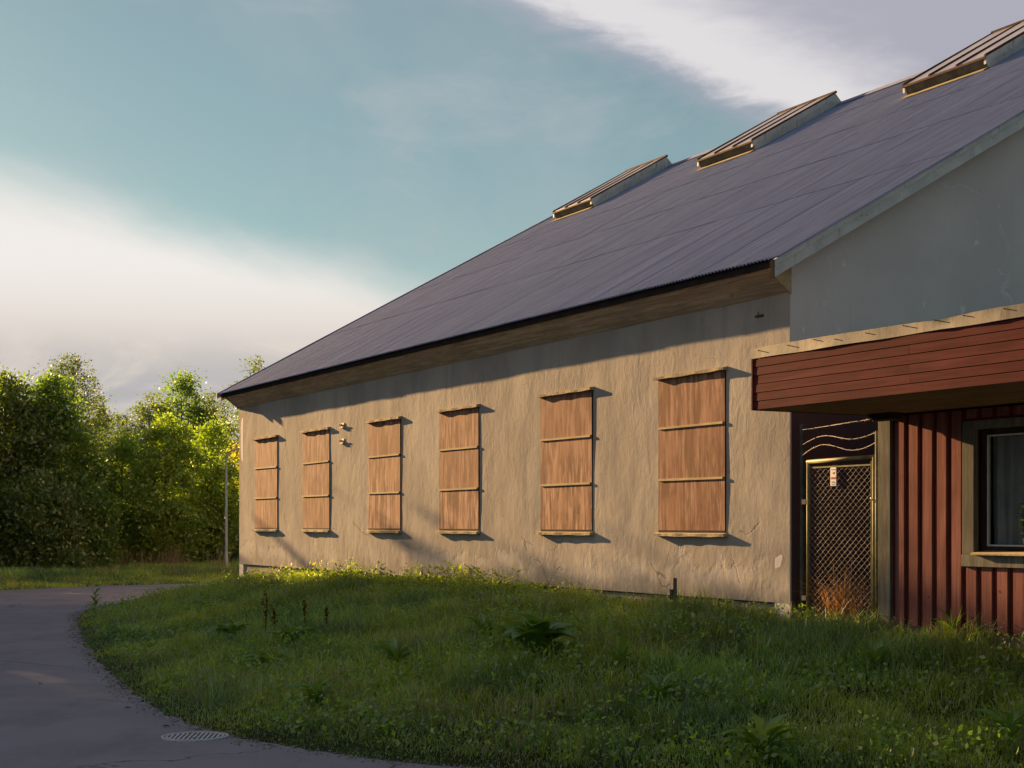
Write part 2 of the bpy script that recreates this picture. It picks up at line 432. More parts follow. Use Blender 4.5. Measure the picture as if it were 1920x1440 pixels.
M['inside'] = m_plain('room_wall', (0.10, 0.09, 0.085), 0.9, var=0.1)
M['cloth'] = m_plain('curtain_cloth', (0.36, 0.36, 0.37), 0.95, var=0.1)
M['ceramic'] = m_plain('wall_bracket', (0.40, 0.33, 0.23), 0.6, var=0.15)
def m_glass():
    m, nt, p = new_mat('window_glass')
    nt.n.remove(p)
    tr = nt.add('ShaderNodeBsdfTransparent'); tr.inputs[0].default_value = (0.80, 0.83, 0.84, 1)
    gl = nt.add('ShaderNodeBsdfGlossy'); gl.inputs['Roughness'].default_value = 0.02; gl.inputs[0].default_value = (1, 1, 1, 1)
    lw = nt.add('ShaderNodeLayerWeight'); lw.inputs[0].default_value = 0.5
    fr = nt.add('ShaderNodeMath', operation='MULTIPLY_ADD'); nt.link(nt.math('POWER', lw.outputs['Facing'], 4.0), fr.inputs[0]); fr.inputs[1].default_value = 0.5; fr.inputs[2].default_value = 0.03
    mx = nt.add('ShaderNodeMixShader')
    nt.link(fr.outputs[0], mx.inputs[0]); nt.link(tr.outputs[0], mx.inputs[1]); nt.link(gl.outputs[0], mx.inputs[2])
    nt.link(mx.outputs[0], nt.n['Material Output'].inputs[0]); return m
M['glass'] = m_glass()
def m_skyglass():
    m, nt, p = new_mat('wired_glass')
    o = nt.objpos(5.0)
    c = nt.mix(nt.smooth(nt.noise(o, 3, 5, 0.6), 0.3, 0.7), (0.17, 0.165, 0.18), (0.25, 0.24, 0.26))
    finish(nt, p, c, 0.25, spec=0.8); return m
M['skyglass'] = m_skyglass()

def m_leaf(name, trans=0.5, gloss=0.06, warm=(1.4, 1.4, 0.5)):
    m, nt, p = new_mat(name); nt.n.remove(p)
    at = nt.add('ShaderNodeAttribute', attribute_name='tint').outputs['Color']
    df = nt.add('ShaderNodeBsdfDiffuse'); nt.link(at, df.inputs[0])
    tl = nt.add('ShaderNodeBsdfTranslucent'); nt.link(nt.mix(1.0, at, warm, 'MULTIPLY'), tl.inputs[0])
    gl = nt.add('ShaderNodeBsdfGlossy'); gl.inputs['Roughness'].default_value = 0.45; gl.inputs[0].default_value = (1, 1, 1, 1)
    m1 = nt.add('ShaderNodeMixShader'); m1.inputs[0].default_value = trans
    nt.link(df.outputs[0], m1.inputs[1]); nt.link(tl.outputs[0], m1.inputs[2])
    m2 = nt.add('ShaderNodeMixShader'); m2.inputs[0].default_value = gloss
    nt.link(m1.outputs[0], m2.inputs[1]); nt.link(gl.outputs[0], m2.inputs[2])
    nt.link(m2.outputs[0], nt.n['Material Output'].inputs[0]); return m
M['leaf'] = m_leaf('tree_leaf', 0.55, 0.06, (1.10, 1.42, 0.40))
M['grass'] = m_leaf('grass_blade', 0.45, 0.07)
def m_bigleaf():
    m, nt, p = new_mat('broad_leaf'); nt.n.remove(p)
    o = nt.objpos(3.0)
    c = nt.mix(nt.noise(o, 9, 4, 0.6), (0.065, 0.145, 0.030), (0.150, 0.265, 0.045))
    c = nt.mix(nt.math('MULTIPLY', nt.rand(), 0.5), c, (0.20, 0.28, 0.045))
    df = nt.add('ShaderNodeBsdfDiffuse'); nt.link(c, df.inputs[0])
    tl = nt.add('ShaderNodeBsdfTranslucent'); nt.link(nt.mix(1.0, c, (1.6, 1.5, 0.5), 'MULTIPLY'), tl.inputs[0])
    gl = nt.add('ShaderNodeBsdfGlossy'); gl.inputs['Roughness'].default_value = 0.4
    m1 = nt.add('ShaderNodeMixShader'); m1.inputs[0].default_value = 0.4
    nt.link(df.outputs[0], m1.inputs[1]); nt.link(tl.outputs[0], m1.inputs[2])
    m2 = nt.add('ShaderNodeMixShader'); m2.inputs[0].default_value = 0.06
    nt.link(m1.outputs[0], m2.inputs[1]); nt.link(gl.outputs[0], m2.inputs[2])
    nt.link(m2.outputs[0], nt.n['Material Output'].inputs[0]); return m
M['bigleaf'] = m_bigleaf()
M['bark'] = m_wood('bark', (0.055, 0.045, 0.035), (0.11, 0.095, 0.075), grain=(5, 5, 1), relief=0.01)
M['birch_bark'] = m_wood('birch_bark', (0.16, 0.15, 0.13), (0.42, 0.40, 0.36), grain=(2, 2, 7), relief=0.004)
M['dock'] = m_plain('dock_seed', (0.10, 0.030, 0.018), 0.9, var=0.4, scale=40)
M['dry_stem'] = m_plain('dry_stem', (0.20, 0.165, 0.125), 0.9, var=0.3, scale=20)

def m_ground():
    m, nt, p = new_mat('soil')
    o = nt.objpos()
    n = nt.noise(o, 1.3, 6, 0.65)
    c = nt.mix(nt.smooth(n, 0.35, 0.68), (0.030, 0.028, 0.016), (0.040, 0.055, 0.020))
    finish(nt, p, c, 1.0, nt.bump(nt.noise(o, 14, 5, 0.7), 0.03), spec=0.05); return m
M['soil'] = m_ground()
def m_asphalt():
    m, nt, p = new_mat('asphalt')
    o = nt.objpos()
    f = nt.noise(o, 55.0, 4, 0.75); g = nt.noise(o, 0.45, 6, 0.6); k = nt.noise(nt.map(o, (1, 0.35, 1), rot=(0, 0, R(20))), 1.3, 5, 0.65)
    v = nt.voro(o, 130.0)
    c = nt.mix(nt.smooth(g, 0.40, 0.60), (0.225, 0.200, 0.228), (0.265, 0.236, 0.266))
    c = nt.mix(nt.math('MULTIPLY', nt.smooth(f, 0.45, 0.7), 0.55), c, (0.29, 0.265, 0.28))
    c = nt.mix(nt.math('MULTIPLY', nt.smooth(k, 0.50, 0.66), 0.35), c, (0.155, 0.138, 0.156))
    warp = nt.noise(o, 0.8, 4, 0.6); wv = nt.add('ShaderNodeVectorMath', operation='ADD')
    nt.put(wv.inputs[0], o); nt.put(wv.inputs[1], nt.combine(nt.math('MULTIPLY', warp, 1.6), nt.math('MULTIPLY', warp, -1.2), 0.0))
    cr = nt.smooth(nt.voro(wv.outputs[0], 0.22, 'DISTANCE_TO_EDGE'), 0.0, 0.006, 1.0, 0.0)
    cr = nt.math('MULTIPLY', cr, nt.smooth(nt.noise(o, 0.3, 3, 0.5), 0.48, 0.56))
    c = nt.mix(nt.math('MULTIPLY', cr, 0.7), c, (0.025, 0.024, 0.026))
    h = nt.math('SUBTRACT', nt.math('ADD', nt.math('MULTIPLY', v, 0.6), f), cr)
    finish(nt, p, c, 0.88, nt.bump(h, 0.006), spec=0.25); return m
M['asphalt'] = m_asphalt()

# ================================================================== ground, road
EDGE = [(60, 56), (30, 53), (12, 50.5), (2, 48.5), (-4, 46.6), (-7.6, 44.2), (-9.4, 41.2), (-10.1, 37.5), (-9.8, 33.8), (-8.27, 28.7), (-6.71, 23.84), (-5.1, 19.35),
        (-3.75, 16.05), (-3.05, 14.75), (-2.35, 13.85), (-1.85, 13.35), (-1.3, 12.93), (-0.5, 12.42), (1.5, 11.6), (6, 10.4), (15, 8.5), (60, 4)]
FAR = [(60, 63), (30, 61), (10, 58.5), (-3, 55), (-10, 51.6), (-13.85, 48.3), (-15.6, 45.6), (-18.2, 41), (-17, 36), (-13, 25), (-11, 15), (-12, 4), (-20, -20)]
def densify(P, step):
    out = []
    for (a, b) in zip(P[:-1], P[1:]):
        n = max(1, int(math.hypot(b[0] - a[0], b[1] - a[1]) / step))
        for k in range(n): out.append((a[0] + (b[0] - a[0]) * k / n, a[1] + (b[1] - a[1]) * k / n))
    out.append(P[-1]); return out
def smooth_line(P, it=2):
    for _ in range(it):
        Q = [P[0]]
        for a, b in zip(P[:-1], P[1:]):
            Q.append((a[0] * .75 + b[0] * .25, a[1] * .75 + b[1] * .25)); Q.append((a[0] * .25 + b[0] * .75, a[1] * .25 + b[1] * .75))
        Q.append(P[-1]); P = Q
    return P
EDGE_S, FAR_S = smooth_line(EDGE), smooth_line(FAR)
def seg_dist(PX, PY, L):
    d = np.full(PX.shape, 1e9)
    for (ax, ay), (bx, by) in zip(L[:-1], L[1:]):
        vx, vy = bx - ax, by - ay; ll = vx * vx + vy * vy + 1e-12
        t = np.clip(((PX - ax) * vx + (PY - ay) * vy) / ll, 0, 1)
        d = np.minimum(d, np.hypot(PX - ax - t * vx, PY - ay - t * vy))
    return d
def in_poly(PX, PY, L):
    r = np.zeros(PX.shape, dtype=bool); n = len(L); j = n - 1
    for i in range(n):
        xi, yi = L[i]; xj, yj = L[j]
        c = ((yi > PY) != (yj > PY)) & (PX < (xj - xi) * (PY - yi) / (yj - yi + 1e-12) + xi)
        r ^= c; j = i
    return r
LAWN = EDGE_S + [(4000, 4), (4000, 56)]
def lawn_d(PX, PY):
    d = seg_dist(PX, PY, EDGE_S)
    return np.where(in_poly(PX, PY, LAWN), d, -d)
ROADP = EDGE_S + [(60, -30), (-20, -30)] + FAR_S[::-1]
def sst(x, a, b):
    t = np.clip((x - a) / (b - a), 0, 1); return t * t * (3 - 2 * t)
def ground_z(PX, PY):
    PX = np.asarray(PX, float); PY = np.asarray(PY, float)
    d = lawn_d(PX, PY)
    rel = ((PX - W0.x) * U.x + (PY - W0.y) * U.y)
    tt = ((PX - W0.x) * T.x + (PY - W0.y) * T.y)
    top = 0.72 - 0.0 * sst(rel, -4, 2)
    bump = 0.035 * np.sin(PX * 1.7 + 1.1) * np.sin(PY * 1.3) + 0.02 * np.sin(PX * 4.1) * np.cos(PY * 3.7 + 1)
    lawn = -0.025 + 0.05 * sst(d, 0, 0.6) + (top - 0.025) * sst(d, 0, 6.2) + bump * sst(d, 0.2, 1.5) * sst(-tt, -0.3, 1.2)
    df = seg_dist(PX, PY, FAR_S)
    road = in_poly(PX, PY, ROADP)
    out = -0.025 + 0.05 * sst(df, 0, 0.6) + 0.18 * sst(df, 0, 6) + 0.05 * np.sin(PX * 0.7) * np.sin(PY * 0.9) * sst(df, 0.5, 3)
    z = np.where(d > 0, lawn, np.where(road, -0.04, out))
    return z

def axis(lo, hi, step, far):
    a = list(np.arange(lo, hi + 1e-6, step)); e = []; s = step
    x = hi
    while x < far: s *= 1.5; x += s; e.append(x)
    f = []; s = step; x = lo
    while x > -far: s *= 1.5; x -= s; f.append(x)
    return np.array(f[::-1] + a + e)
gx, gy = axis(-24, 12, 0.4, 3000), axis(2, 72, 0.4, 3000)
GX, GY = np.meshgrid(gx, gy, indexing='ij')
GZ = ground_z(GX, GY)
ni, nj = GX.shape
V = np.stack([GX, GY, GZ], -1).reshape(-1, 3)
ii, jj = np.meshgrid(np.arange(ni - 1), np.arange(nj - 1), indexing='ij')
a = (ii * nj + jj).ravel()
loops = np.stack([a, a + nj, a + nj + 1, a + 1], -1).ravel()
ground = link(bpy.data.objects.new('ground', face_mesh('ground', V, loops, np.full(len(a), 4), M['soil'], smooth=True)))
tag(ground, 'grassy ground sloping up from the road to the building', None, None, 'structure')

rng = random.Random(5)
def ragged(L, amp):
    out = []
    for i, (x, y) in enumerate(densify(L, 0.22)):
        k = 1 if y < 50 else 0.3
        out.append((x + rng.uniform(-amp, amp) * k, y + rng.uniform(-amp, amp) * k))
    return out
rp = ragged(EDGE_S, 0.055) + [(60, -30), (-20, -30)] + ragged(FAR_S, 0.05)[::-1]
import bmesh
bm = bmesh.new()
vs = [bm.verts.new((x, y, 0.0)) for x, y in rp]
bmf = bm.faces.new(vs); bmesh.ops.triangulate(bm, faces=[bmf])
bmesh.ops.recalc_face_normals(bm, faces=bm.faces)
if sum(f.normal.z for f in bm.faces) < 0: bmesh.ops.reverse_faces(bm, faces=bm.faces)
me = bpy.data.meshes.new('road'); bm.to_mesh(me); bm.free(); me.materials.append(M['asphalt'])
tag(link(bpy.data.objects.new('road', me)), 'grey asphalt road bending past the grass bank', None, None, 'structure')

# ================================================================== the long plastered building
wh = empty('warehouse', B(0, 0, 0), ROTZ)
tag(wh, 'long beige plastered building with corrugated roof and six boarded-up windows', 'building')
LEN = 21.72
ZT, ZP = 4.93, 1.0                    # top of plaster, plinth line
P_E, Z_E, M_S = 0.46, 5.275, 0.557    # eave overhang, eave height, roof slope
RIDGE = 10.87
def roof_z(t): return Z_E + M_S * (t + P_E)
G_N, G_F = 0.33, -LEN - 0.26
# long wall: gently uneven front
P = []
rr = np.random.RandomState(3)
for i in range(0, 110):
    u = -LEN + LEN * i / 109.0
    row = []
    for j in range(0, 22):
        z = ZP + (ZT + 0.02 - ZP) * j / 21.0
        off = 0.006 * math.sin(u * 2.3 + z * 0.9) * math.sin(z * 1.7 + u * 0.4) + rr.uniform(-0.0015, 0.0015)
        row.append((u, off if 0 < i < 109 else 0.0, z))
    P.append(row)
wl = MB().grid(P)
wl.poly([(-LEN, 0.0, ZP), (-LEN, 0.35, ZP), (0, 0.35, ZP), (0, 0.0, ZP)])
wl.poly([(-LEN, 0.35, ZP), (-LEN, 0.35, ZT), (0, 0.35, ZT), (0, 0.35, ZP)])
wl.build('wall', M['plaster'], wh, smooth=True)
pl = MB().box((-LEN + 0.03, 0.035, 0.2), (-0.03, 0.33, ZP - 0.022)); pl.build('plinth', M['concrete'], wh)
# gable walls (pentagons with thickness)
def gable(u0, u1, name):
    prof = [(0.003, 0.3), (2 * RIDGE, 0.3), (2 * RIDGE, ZT), (2 * RIDGE, roof_z(0) - 0.07), (RIDGE, roof_z(RIDGE) - 0.07), (0.003, roof_z(0) - 0.07)]
    MB().prism(prof, u0, u1).build(name, M['gable'], wh)
gable(-0.30, 0.004, 'gable_wall')
gable(-LEN - 0.004, -LEN + 0.3, 'gable_wall')
MB().box((0.0, 0.02, 0.93), (0.009, 6.0, 3.42)).build('gable_lower_panel', M['dark_plaster'], wh)  # thin dark red-brown panel over the lower gable, behind the gate
MB().box((-LEN, 2 * RIDGE - 0.3, 0.3), (0, 2 * RIDGE, ZT + .5)).build('rear_wall', M['gable'], wh)
# flared boarded eave: five boards from the wall top out to the roof edge
a0, a1 = Vector((-0.004, 4.925)), Vector((-0.368, 5.205))
nb = 5
for k in range(nb):
    q0 = a0.lerp(a1, (k + 0.02) / nb); q1 = a0.lerp(a1, (k + 0.97) / nb)
    nn = Vector((0.28, 0.38)).normalized() * 0.02
    j = 0.002 * (k % 2)
    MB().prism([(q0.x, q0.y - j), (q1.x, q1.y - j), (q1.x + nn.x, q1.y + nn.y), (q0.x + nn.x, q0.y + nn.y)], -LEN - 0.0 + 0.01 * k, 0.0 - 0.004 * k).build('eave_board', M['eave_wood'], wh)
for (ua, ub) in ((0.006, 0.034), (-LEN - 0.034, -LEN - 0.006)):
    MB().prism([(0.0, 4.90), (-0.375, 5.19), (-0.385, 5.245), (-0.2, 5.335), (0.0, 5.40)], ua, ub).build('eave_end_board', M['ledge'], wh)
MB().box((-LEN - 0.2, -0.395, 5.190), (0.25, -0.372, 5.262)).build('eave_shadow_strip', M['deck'], wh)  # near-black strip stands in for the shadowed gap under the sheet edges
# roof
roof = empty('roof', (0, 0, 0), 0, wh)
sl = math.sqrt(1 + M_S ** 2); ca, sa = 1 / sl, M_S / sl
MB().prism([(-0.39, roof_z(-0.39) - 0.06), (RIDGE, roof_z(RIDGE) - 0.06), (RIDGE, roof_z(RIDGE) - 0.03), (-0.39, roof_z(-0.39) - 0.03)], G_F + 0.05, G_N - 0.04).build('roof_deck', M['deck'], roof)
MB().prism([(2 * RIDGE + .45, roof_z(-.45) - 0.06), (2 * RIDGE + .45, roof_z(-.45)), (RIDGE + .02, roof_z(RIDGE) - 0.0), (RIDGE + .02, roof_z(RIDGE) - 0.06)], G_F, G_N).build('rear_slope', M['roof'], roof)
rows = [-P_E, 2.5, 4.8, 7.1, 9.4, RIDGE]
NS = 25
SW = (G_N - G_F) / NS
meshes = {}
def sheet_mesh(L, amp=0.0135, waves=12, spw=6):
    key = round(L, 3)
    if key in meshes: return meshes[key]
    n = waves * spw + 3
    m = MB(); Prow = []
    for (y, zo) in ((0.0, 0.0), (L, 0.0)):
        Prow.append([(SW * i / (waves * spw), y, amp * math.cos(2 * math.pi * i / spw)) for i in range(n)])
    m.grid(Prow)
    # turned-down lower edge: the sheet's own thickness
    m.grid([[(SW * i / (waves * spw), 0.0, amp * math.cos(2 * math.pi * i / spw) - 0.004) for i in range(n)], Prow[0]])
    meshes[key] = m.mesh('roof_sheet', M['roof'], True); return meshes[key]
slope_ang = math.atan(M_S)
rs = random.Random(11)
for r in range(len(rows) - 1):
    t0, t1 = rows[r], rows[r + 1]
    L = (t1 - t0) * sl + (0.12 if r < len(rows) - 2 else 0.0)
    for k in range(NS):
        o = bpy.data.objects.new('roof_sheet', sheet_mesh(L))
        lift = 0.009 + rs.uniform(-0.002, 0.003)
        lz = lift if r else 0.012
        o.location = (G_F + SW * k, t0 + (rs.uniform(-0.008, 0.008) if r else rs.uniform(-0.006, 0.006)), roof_z(t0) + lz + 0.0012 * (k % 2))
        o.rotation_euler = (slope_ang - lz / L * 0.9, 0, 0)
        link(o, roof)
MB().prism([(RIDGE - .22, roof_z(RIDGE - .22) + .035), (RIDGE, roof_z(RIDGE) + .06), (RIDGE + .22, roof_z(RIDGE - .22) + .035), (RIDGE, roof_z(RIDGE) + .045)], G_F, G_N).build('ridge_cap', M['roof'], roof)
# verge boards on both gables
def verge(u0, u1, za, zb, name, mat, t_lo=-0.50):
    MB().prism([(t_lo, roof_z(t_lo) + za), (RIDGE, roof_z(RIDGE) + za), (RIDGE, roof_z(RIDGE) + zb), (t_lo, roof_z(t_lo) + zb)], u0, u1).build(name, mat, roof)
verge(G_N - 0.046, G_N - 0.004, -0.085, -0.004, 'verge_flashing', M['verge'])
verge(G_N - 0.075, G_N - 0.018, -0.225, -0.087, 'verge_board', M['verge'])
MB().box((G_N - 0.078, -0.515, roof_z(-.5) - .235), (G_N - .002, -0.503, roof_z(-.5) - .006)).build('verge_end', M['deck'], roof)  # added near-black plate hides the sunlit verge ends so they look unlit
verge(G_F - 0.045, G_F + 0.0, -0.085, 0.052, 'verge_flashing', M['roof'])
verge(G_F - 0.028, G_F + 0.03, -0.20, -0.087, 'verge_board', M['ledge'], -0.40)
# skylights straddling up to the ridge
for (uf, un) in ((-20.25, -18.3), (-13.6, -11.55), (-6.85, -4.75)):
    sk = empty('skylight', (0, 0, 0), 0, wh)
    ta, tb = 8.42, 10.78
    hv = 0.30
    za = lambda t: roof_z(t) + 0.02
    fa = 0.10                       # front leans out
    # near and far cheeks
    for (x0, x1) in ((un - 0.03, un), (uf, uf + 0.03)):
        MB().prism([(ta, za(ta)), (tb + .10, za(tb + .10)), (tb - 0.10, za(tb - 0.1) + hv), (ta - fa, za(ta) + hv * 0.62)], x0, x1).build('cheek', M['cheek'], sk)
        MB().prism([(ta - fa, za(ta) + hv * 0.62 - .13), (tb - .12, za(tb - .12) + hv - .13), (tb - 0.12, za(tb - 0.12) + hv + .004), (ta - fa, za(ta) + hv * 0.62 + .004)], x0 - 0.012, x1 + 0.012).build('cheek_apron', M['cheek'], sk)
    MB().hexa([(uf + .03, ta, za(ta)), (un - .03, ta, za(ta)), (un - .03, ta + .03, za(ta)), (uf + .03, ta + .03, za(ta)),
               (uf + .03, ta - fa, za(ta) + hv * .62 - .03), (un - .03, ta - fa, za(ta) + hv * .62 - .03), (un - .03, ta - fa + .03, za(ta) + hv * .62 - .03), (uf + .03, ta - fa + .03, za(ta) + hv * .62 - .03)]).build('front_panel', M['skyfront'], sk)
    MB().box((uf - .01, ta - fa - .02, za(ta) + hv * .62 - .035), (un + .01, ta - fa + .02, za(ta) + hv * .62 + .006)).build('front_rail', M['rust'], sk)
    MB().prism([(ta - .14, za(ta - .14) + .012), (ta + .0, za(ta) + .012), (ta + .0, za(ta) + .03), (ta - .14, za(ta - .14) + .03)], uf + .01, un - .01).build('front_apron', M['batten'], sk)
    MB().hexa([(uf + .03, tb + .1, za(tb)), (un - .03, tb + .1, za(tb)), (un - .03, tb + .13, za(tb)), (uf + .03, tb + .13, za(tb)),
               (uf + .03, tb - .1, za(tb) + hv - .06), (un - .03, tb - .1, za(tb) + hv - .06), (un - .03, tb - .07, za(tb) + hv - .06), (uf + .03, tb - .07, za(tb) + hv - .06)]).build('rear_panel', M['cheek'], sk)
    zf, zr = za(ta) + hv * .62 + .012, za(tb - .1) + hv + .006
    npn = 3
    wp = (un - uf) / npn
    for k in range(npn):
        x0, x1 = uf + wp * k + .022, uf + wp * (k + 1) - .022
        MB().prism([(ta - fa, zf), (tb - .1, zr), (tb - .1, zr + .012), (ta - fa, zf + .012)], x0, x1).build('pane', M['skyglass'], sk)
    for k in range(npn + 1):
        x = uf + wp * k
        MB().prism([(ta - fa - .02, zf - .005), (tb - .09, zr - .005), (tb - .09, zr + .035), (ta - fa - .02, zf + .035)], x - .02, x + .02).build('glazing_bar', M['rust'], sk)
    MB().box((uf - .02, tb - .12, zr), (un + .02, tb - .07, zr + .045)).build('top_rail', M['rust'], sk)
# six boarded windows
rw = random.Random(21)
for wi, (u0, u1) in enumerate(((-20.515, -18.87), (-17.21, -15.56), (-13.45, -11.845), (-10.126, -8.515), (-6.34, -4.72), (-2.933, -1.326))):
    wd = empty('window', (0, 0, 0), 0, wh)
    zs = [1.905, 2.63, 3.365, 4.065]
    for k in range(3):
        za_, zb_ = zs[k] + 0.012, zs[k + 1] - (0.014 if k < 2 else 0.0)
        j = rw.uniform(0, .006); w_ = rw.uniform(0, .012); x_ = rw.uniform(-.008, .008)
        MB().hexa([(u0 + .02 + x_, -.010 - j, za_), (u1 - .02, -.012, za_ + rw.uniform(-.004, .004)), (u1 - .02, .02, za_), (u0 + .02 + x_, .02, za_),
                   (u0 + .02 + x_, -.011 - j, zb_), (u1 - .02, -.011 - w_ * .35, zb_), (u1 - .02, .02, zb_), (u0 + .02 + x_, .02, zb_)]).build('panel', M['ply'], wd)
    for k in (1, 2):
        dzb = rw.uniform(-.008, .008)
        MB().hexa([(u0 + .03, -.032, zs[k] - .015), (u1 - .05, -.032, zs[k] - .015 + dzb), (u1 - .05, .01, zs[k] - .017 + dzb), (u0 + .03, .01, zs[k] - .017),
                   (u0 + .03, -.028, zs[k] + .015), (u1 - .05, -.028, zs[k] + .015 + dzb), (u1 - .05, .01, zs[k] + .019 + dzb), (u0 + .03, .01, zs[k] + .019)]).build('batten', M['batten'], wd)
    MB().box((u0 + .006, -.008, 1.88), (u0 + .02, .02, 4.06)).build('side_trim', M['dark_wood'], wd)
    MB().box((u1 - .02, -.008, 1.88), (u1 - .006, .02, 4.06)).build('side_trim', M['dark_wood'], wd)
    MB().box((u0 + .02, -.013, 1.875), (u1 - .02, .02, 1.916)).build('lower_trim', M['dark_wood'], wd)
    # uneven mortar-edged ledges
    def ledge(zb, th, name, depth, slope):
        n = 18; m = MB(); Pt = []; Pb = []
        for i in range(n + 1):
            u = u0 - .025 + (u1 - u0 + .05) * i / n
            e = .004 * math.sin(i * 1.1 + wi) + rw.uniform(-.0015, .0015); e2 = .003 * math.sin(i * .7 + wi * 2) + rw.uniform(-.0015, .0015)
            Pt.append([(u, .012, zb + th + slope), (u, -depth + e, zb + th + e2)])
            Pb.append([(u, -depth + e, zb + th + e2), (u, -depth + e + .003, zb + .004 * math.sin(i * .9 + wi) + rw.uniform(-.002, .001)), (u, .012, zb)])
        m.grid(Pt); m.grid(Pb)
        for k in (0, n): m.poly([Pt[k][0], Pt[k][1], Pb[k][1], Pb[k][2]])
        m.build(name, M['ledge'], wd)
    ledge(4.062, .040, 'lintel_ledge', .076, .014)
    ledge(1.830, .042, 'sill', .074, .014)
# two old cable brackets and a rusty fixing on the wall
for (u, z) in ((-14.83, 4.10), (-14.83, 3.765)):
    br = empty('cable_bracket', (u, 0, z), 0, wh)
    MB().box((-.09, -.012, -.05), (.09, .01, .05)).build('back_plate', M['ceramic'], br, bevel=.004)
    for s in (-1, 1):
        MB().tube([(s * .045, 0, .0), (s * .045, -.045, .0), (s * .045, -.06, .035)], [.016, .016, .012], 8).build('insulator', M['ceramic'], br, True)
    MB().box((-.10, -.05, -.055), (.10, -.012, -.042)).build('shelf', M['ceramic'], br)
fx = empty('wall_fixing', (-.62, 0, 4.70), 0, wh)
MB().box((-.07, -.02, -.014), (.09, .01, .014)).build('rusty_plate', M['rust'], fx, bevel=.003)
MB().tube([(.0, -.005, .01), (.0, -.02, .025), (.0, -.02, .055)], .006, 6).build('hook', M['rust'], fx)

# ================================================================== red annex with its deep canopy
ASC = 0.9525                                       # front stands almost flush with the long wall
EYEV = Vector((0, 0, EYE))
AORG = EYEV + (B(1.0, 0.585, 0) - EYEV) * ASC
AN = empty('annex', AORG, ROTZ); AN.scale = (ASC,) * 3       # local x along the front, local y into the house
tag(AN, 'low dark red board-clad annex with grey trim under a deep flat canopy', 'building')
AL, AD, AZ0, AZ1 = 6.4, 5.5, 0.80, 3.31
WX0, WX1, WZ0, WZ1 = 1.555, 3.05, 1.665, 3.07      # window opening
bk = 0.05                                          # backing set behind the cladding
m = MB()
m.box((0.02, bk, AZ0 + .0), (WX0 - .05, bk + .10, AZ1)); m.box((WX1 + .05, bk, AZ0), (AL, bk + .10, AZ1))
m.box((WX0 - .05, bk, AZ0), (WX1 + .05, bk + .10, WZ0 - .04)); m.box((WX0 - .05, bk, WZ1 + .04), (WX1 + .05, bk + .10, AZ1))
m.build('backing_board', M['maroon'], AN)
m = MB(); m.box((0.0, 0.16, 0.35), (0.1, AD, AZ1 + .5)); m.box((AL, 0.16, 0.35), (AL + .1, AD, AZ1 + .5)); m.box((0.0, AD, 0.35), (AL + .1, AD + .1, AZ1 + .5))
m.build('side_wall', M['maroon'], AN)
m = MB(); m.box((0.11, 0.3, AZ0 - .05), (AL - .01, AD - .01, AZ0 + 0.05)); m.box((1.0, 1.9, AZ0 + .05), (AL - .01, 2.0, AZ1 - .02)); m.build('room_lining', M['inside'], AN)
MB().box((0.05, .07, 0.3), (AL, .4, AZ0 - .02)).build('footing', M['concrete'], AN)
# cladding: raised vertical boards over recessed ones
bw, pitch = 0.148, 0.2305
x = 0.267; k = 0; rb = random.Random(4)
while x < AL - .2:
    x1 = x + bw + rb.uniform(-.004, .004)
    jt = rb.uniform(0, .004); zb = AZ0 - rb.uniform(0.0, .03)
    spans = [(zb, AZ1 - .004)]
    if x1 > WX0 - .18 and x < WX1 + .18:
        spans = [(zb, WZ0 - .145), (WZ1 + .13, AZ1 - .004)]
    for (z0, z1) in spans:
        MB().box((x, -.002 - jt, z0), (x1, bk - .003, z1)).build('cladding_board', M['red_wood'], AN, bevel=.003)
    x += pitch; k += 1
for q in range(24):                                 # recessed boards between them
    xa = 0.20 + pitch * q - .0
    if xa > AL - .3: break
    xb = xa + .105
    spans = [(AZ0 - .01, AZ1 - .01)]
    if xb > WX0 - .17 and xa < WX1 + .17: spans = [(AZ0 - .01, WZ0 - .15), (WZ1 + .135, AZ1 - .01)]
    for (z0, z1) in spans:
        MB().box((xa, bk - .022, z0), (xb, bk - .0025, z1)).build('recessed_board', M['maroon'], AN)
MB().box((-.012, -.022, AZ0 - .06), (.196, bk + .1, AZ1 - .006)).build('corner_board', M['grey_wood'], AN, bevel=.004)
# window
win = empty('window', (0, 0, 0), 0, AN)
MB().box((WX0 - .172, -.03, WZ0 - .005), (WX0, bk - .004, WZ1 + .10)).build('casing', M['grey_wood'], win, bevel=.004)
MB().box((WX1, -.03, WZ0 - .005), (WX1 + .17, bk - .004, WZ1 + .10)).build('casing', M['grey_wood'], win, bevel=.004)
MB().box((WX0 + .002, -.03, WZ1), (WX1 - .002, bk - .004, WZ1 + .10)).build('casing', M['grey_wood'], win, bevel=.004)
MB().box((WX0 - .185, -.034, WZ0 - .145), (WX1 + .185, bk - .004, WZ0 - .008)).build('apron_board', M['grey_wood'], win, bevel=.004)
MB().hexa([(WX0 + .003, -.085, WZ0 - .012), (WX1 - .003, -.085, WZ0 - .012), (WX1 - .003, .16, WZ0 + .02), (WX0 + .003, .16, WZ0 + .02),
           (WX0 + .003, -.085, WZ0 + .010), (WX1 - .003, -.085, WZ0 + .010), (WX1 - .003, .16, WZ0 + .046), (WX0 + .003, .16, WZ0 + .046)]).build('sill', M['ledge'], win, bevel=.003)
fy0, fy1 = 0.085, 0.15
for (xa, xb, za_, zb_) in ((WX0 + .001, WX0 + .075, WZ0 + .047, WZ1 - .001), (WX1 - .075, WX1 - .001, WZ0 + .047, WZ1 - .001), (WX0 + .075, WX1 - .075, WZ0 + .047, WZ0 + .085), (WX0 + .075, WX1 - .075, WZ1 - .06, WZ1 - .001)):
    MB().box((xa, fy0, za_), (xb, fy1, zb_)).build('frame', M['dark_wood'], win, bevel=.003)
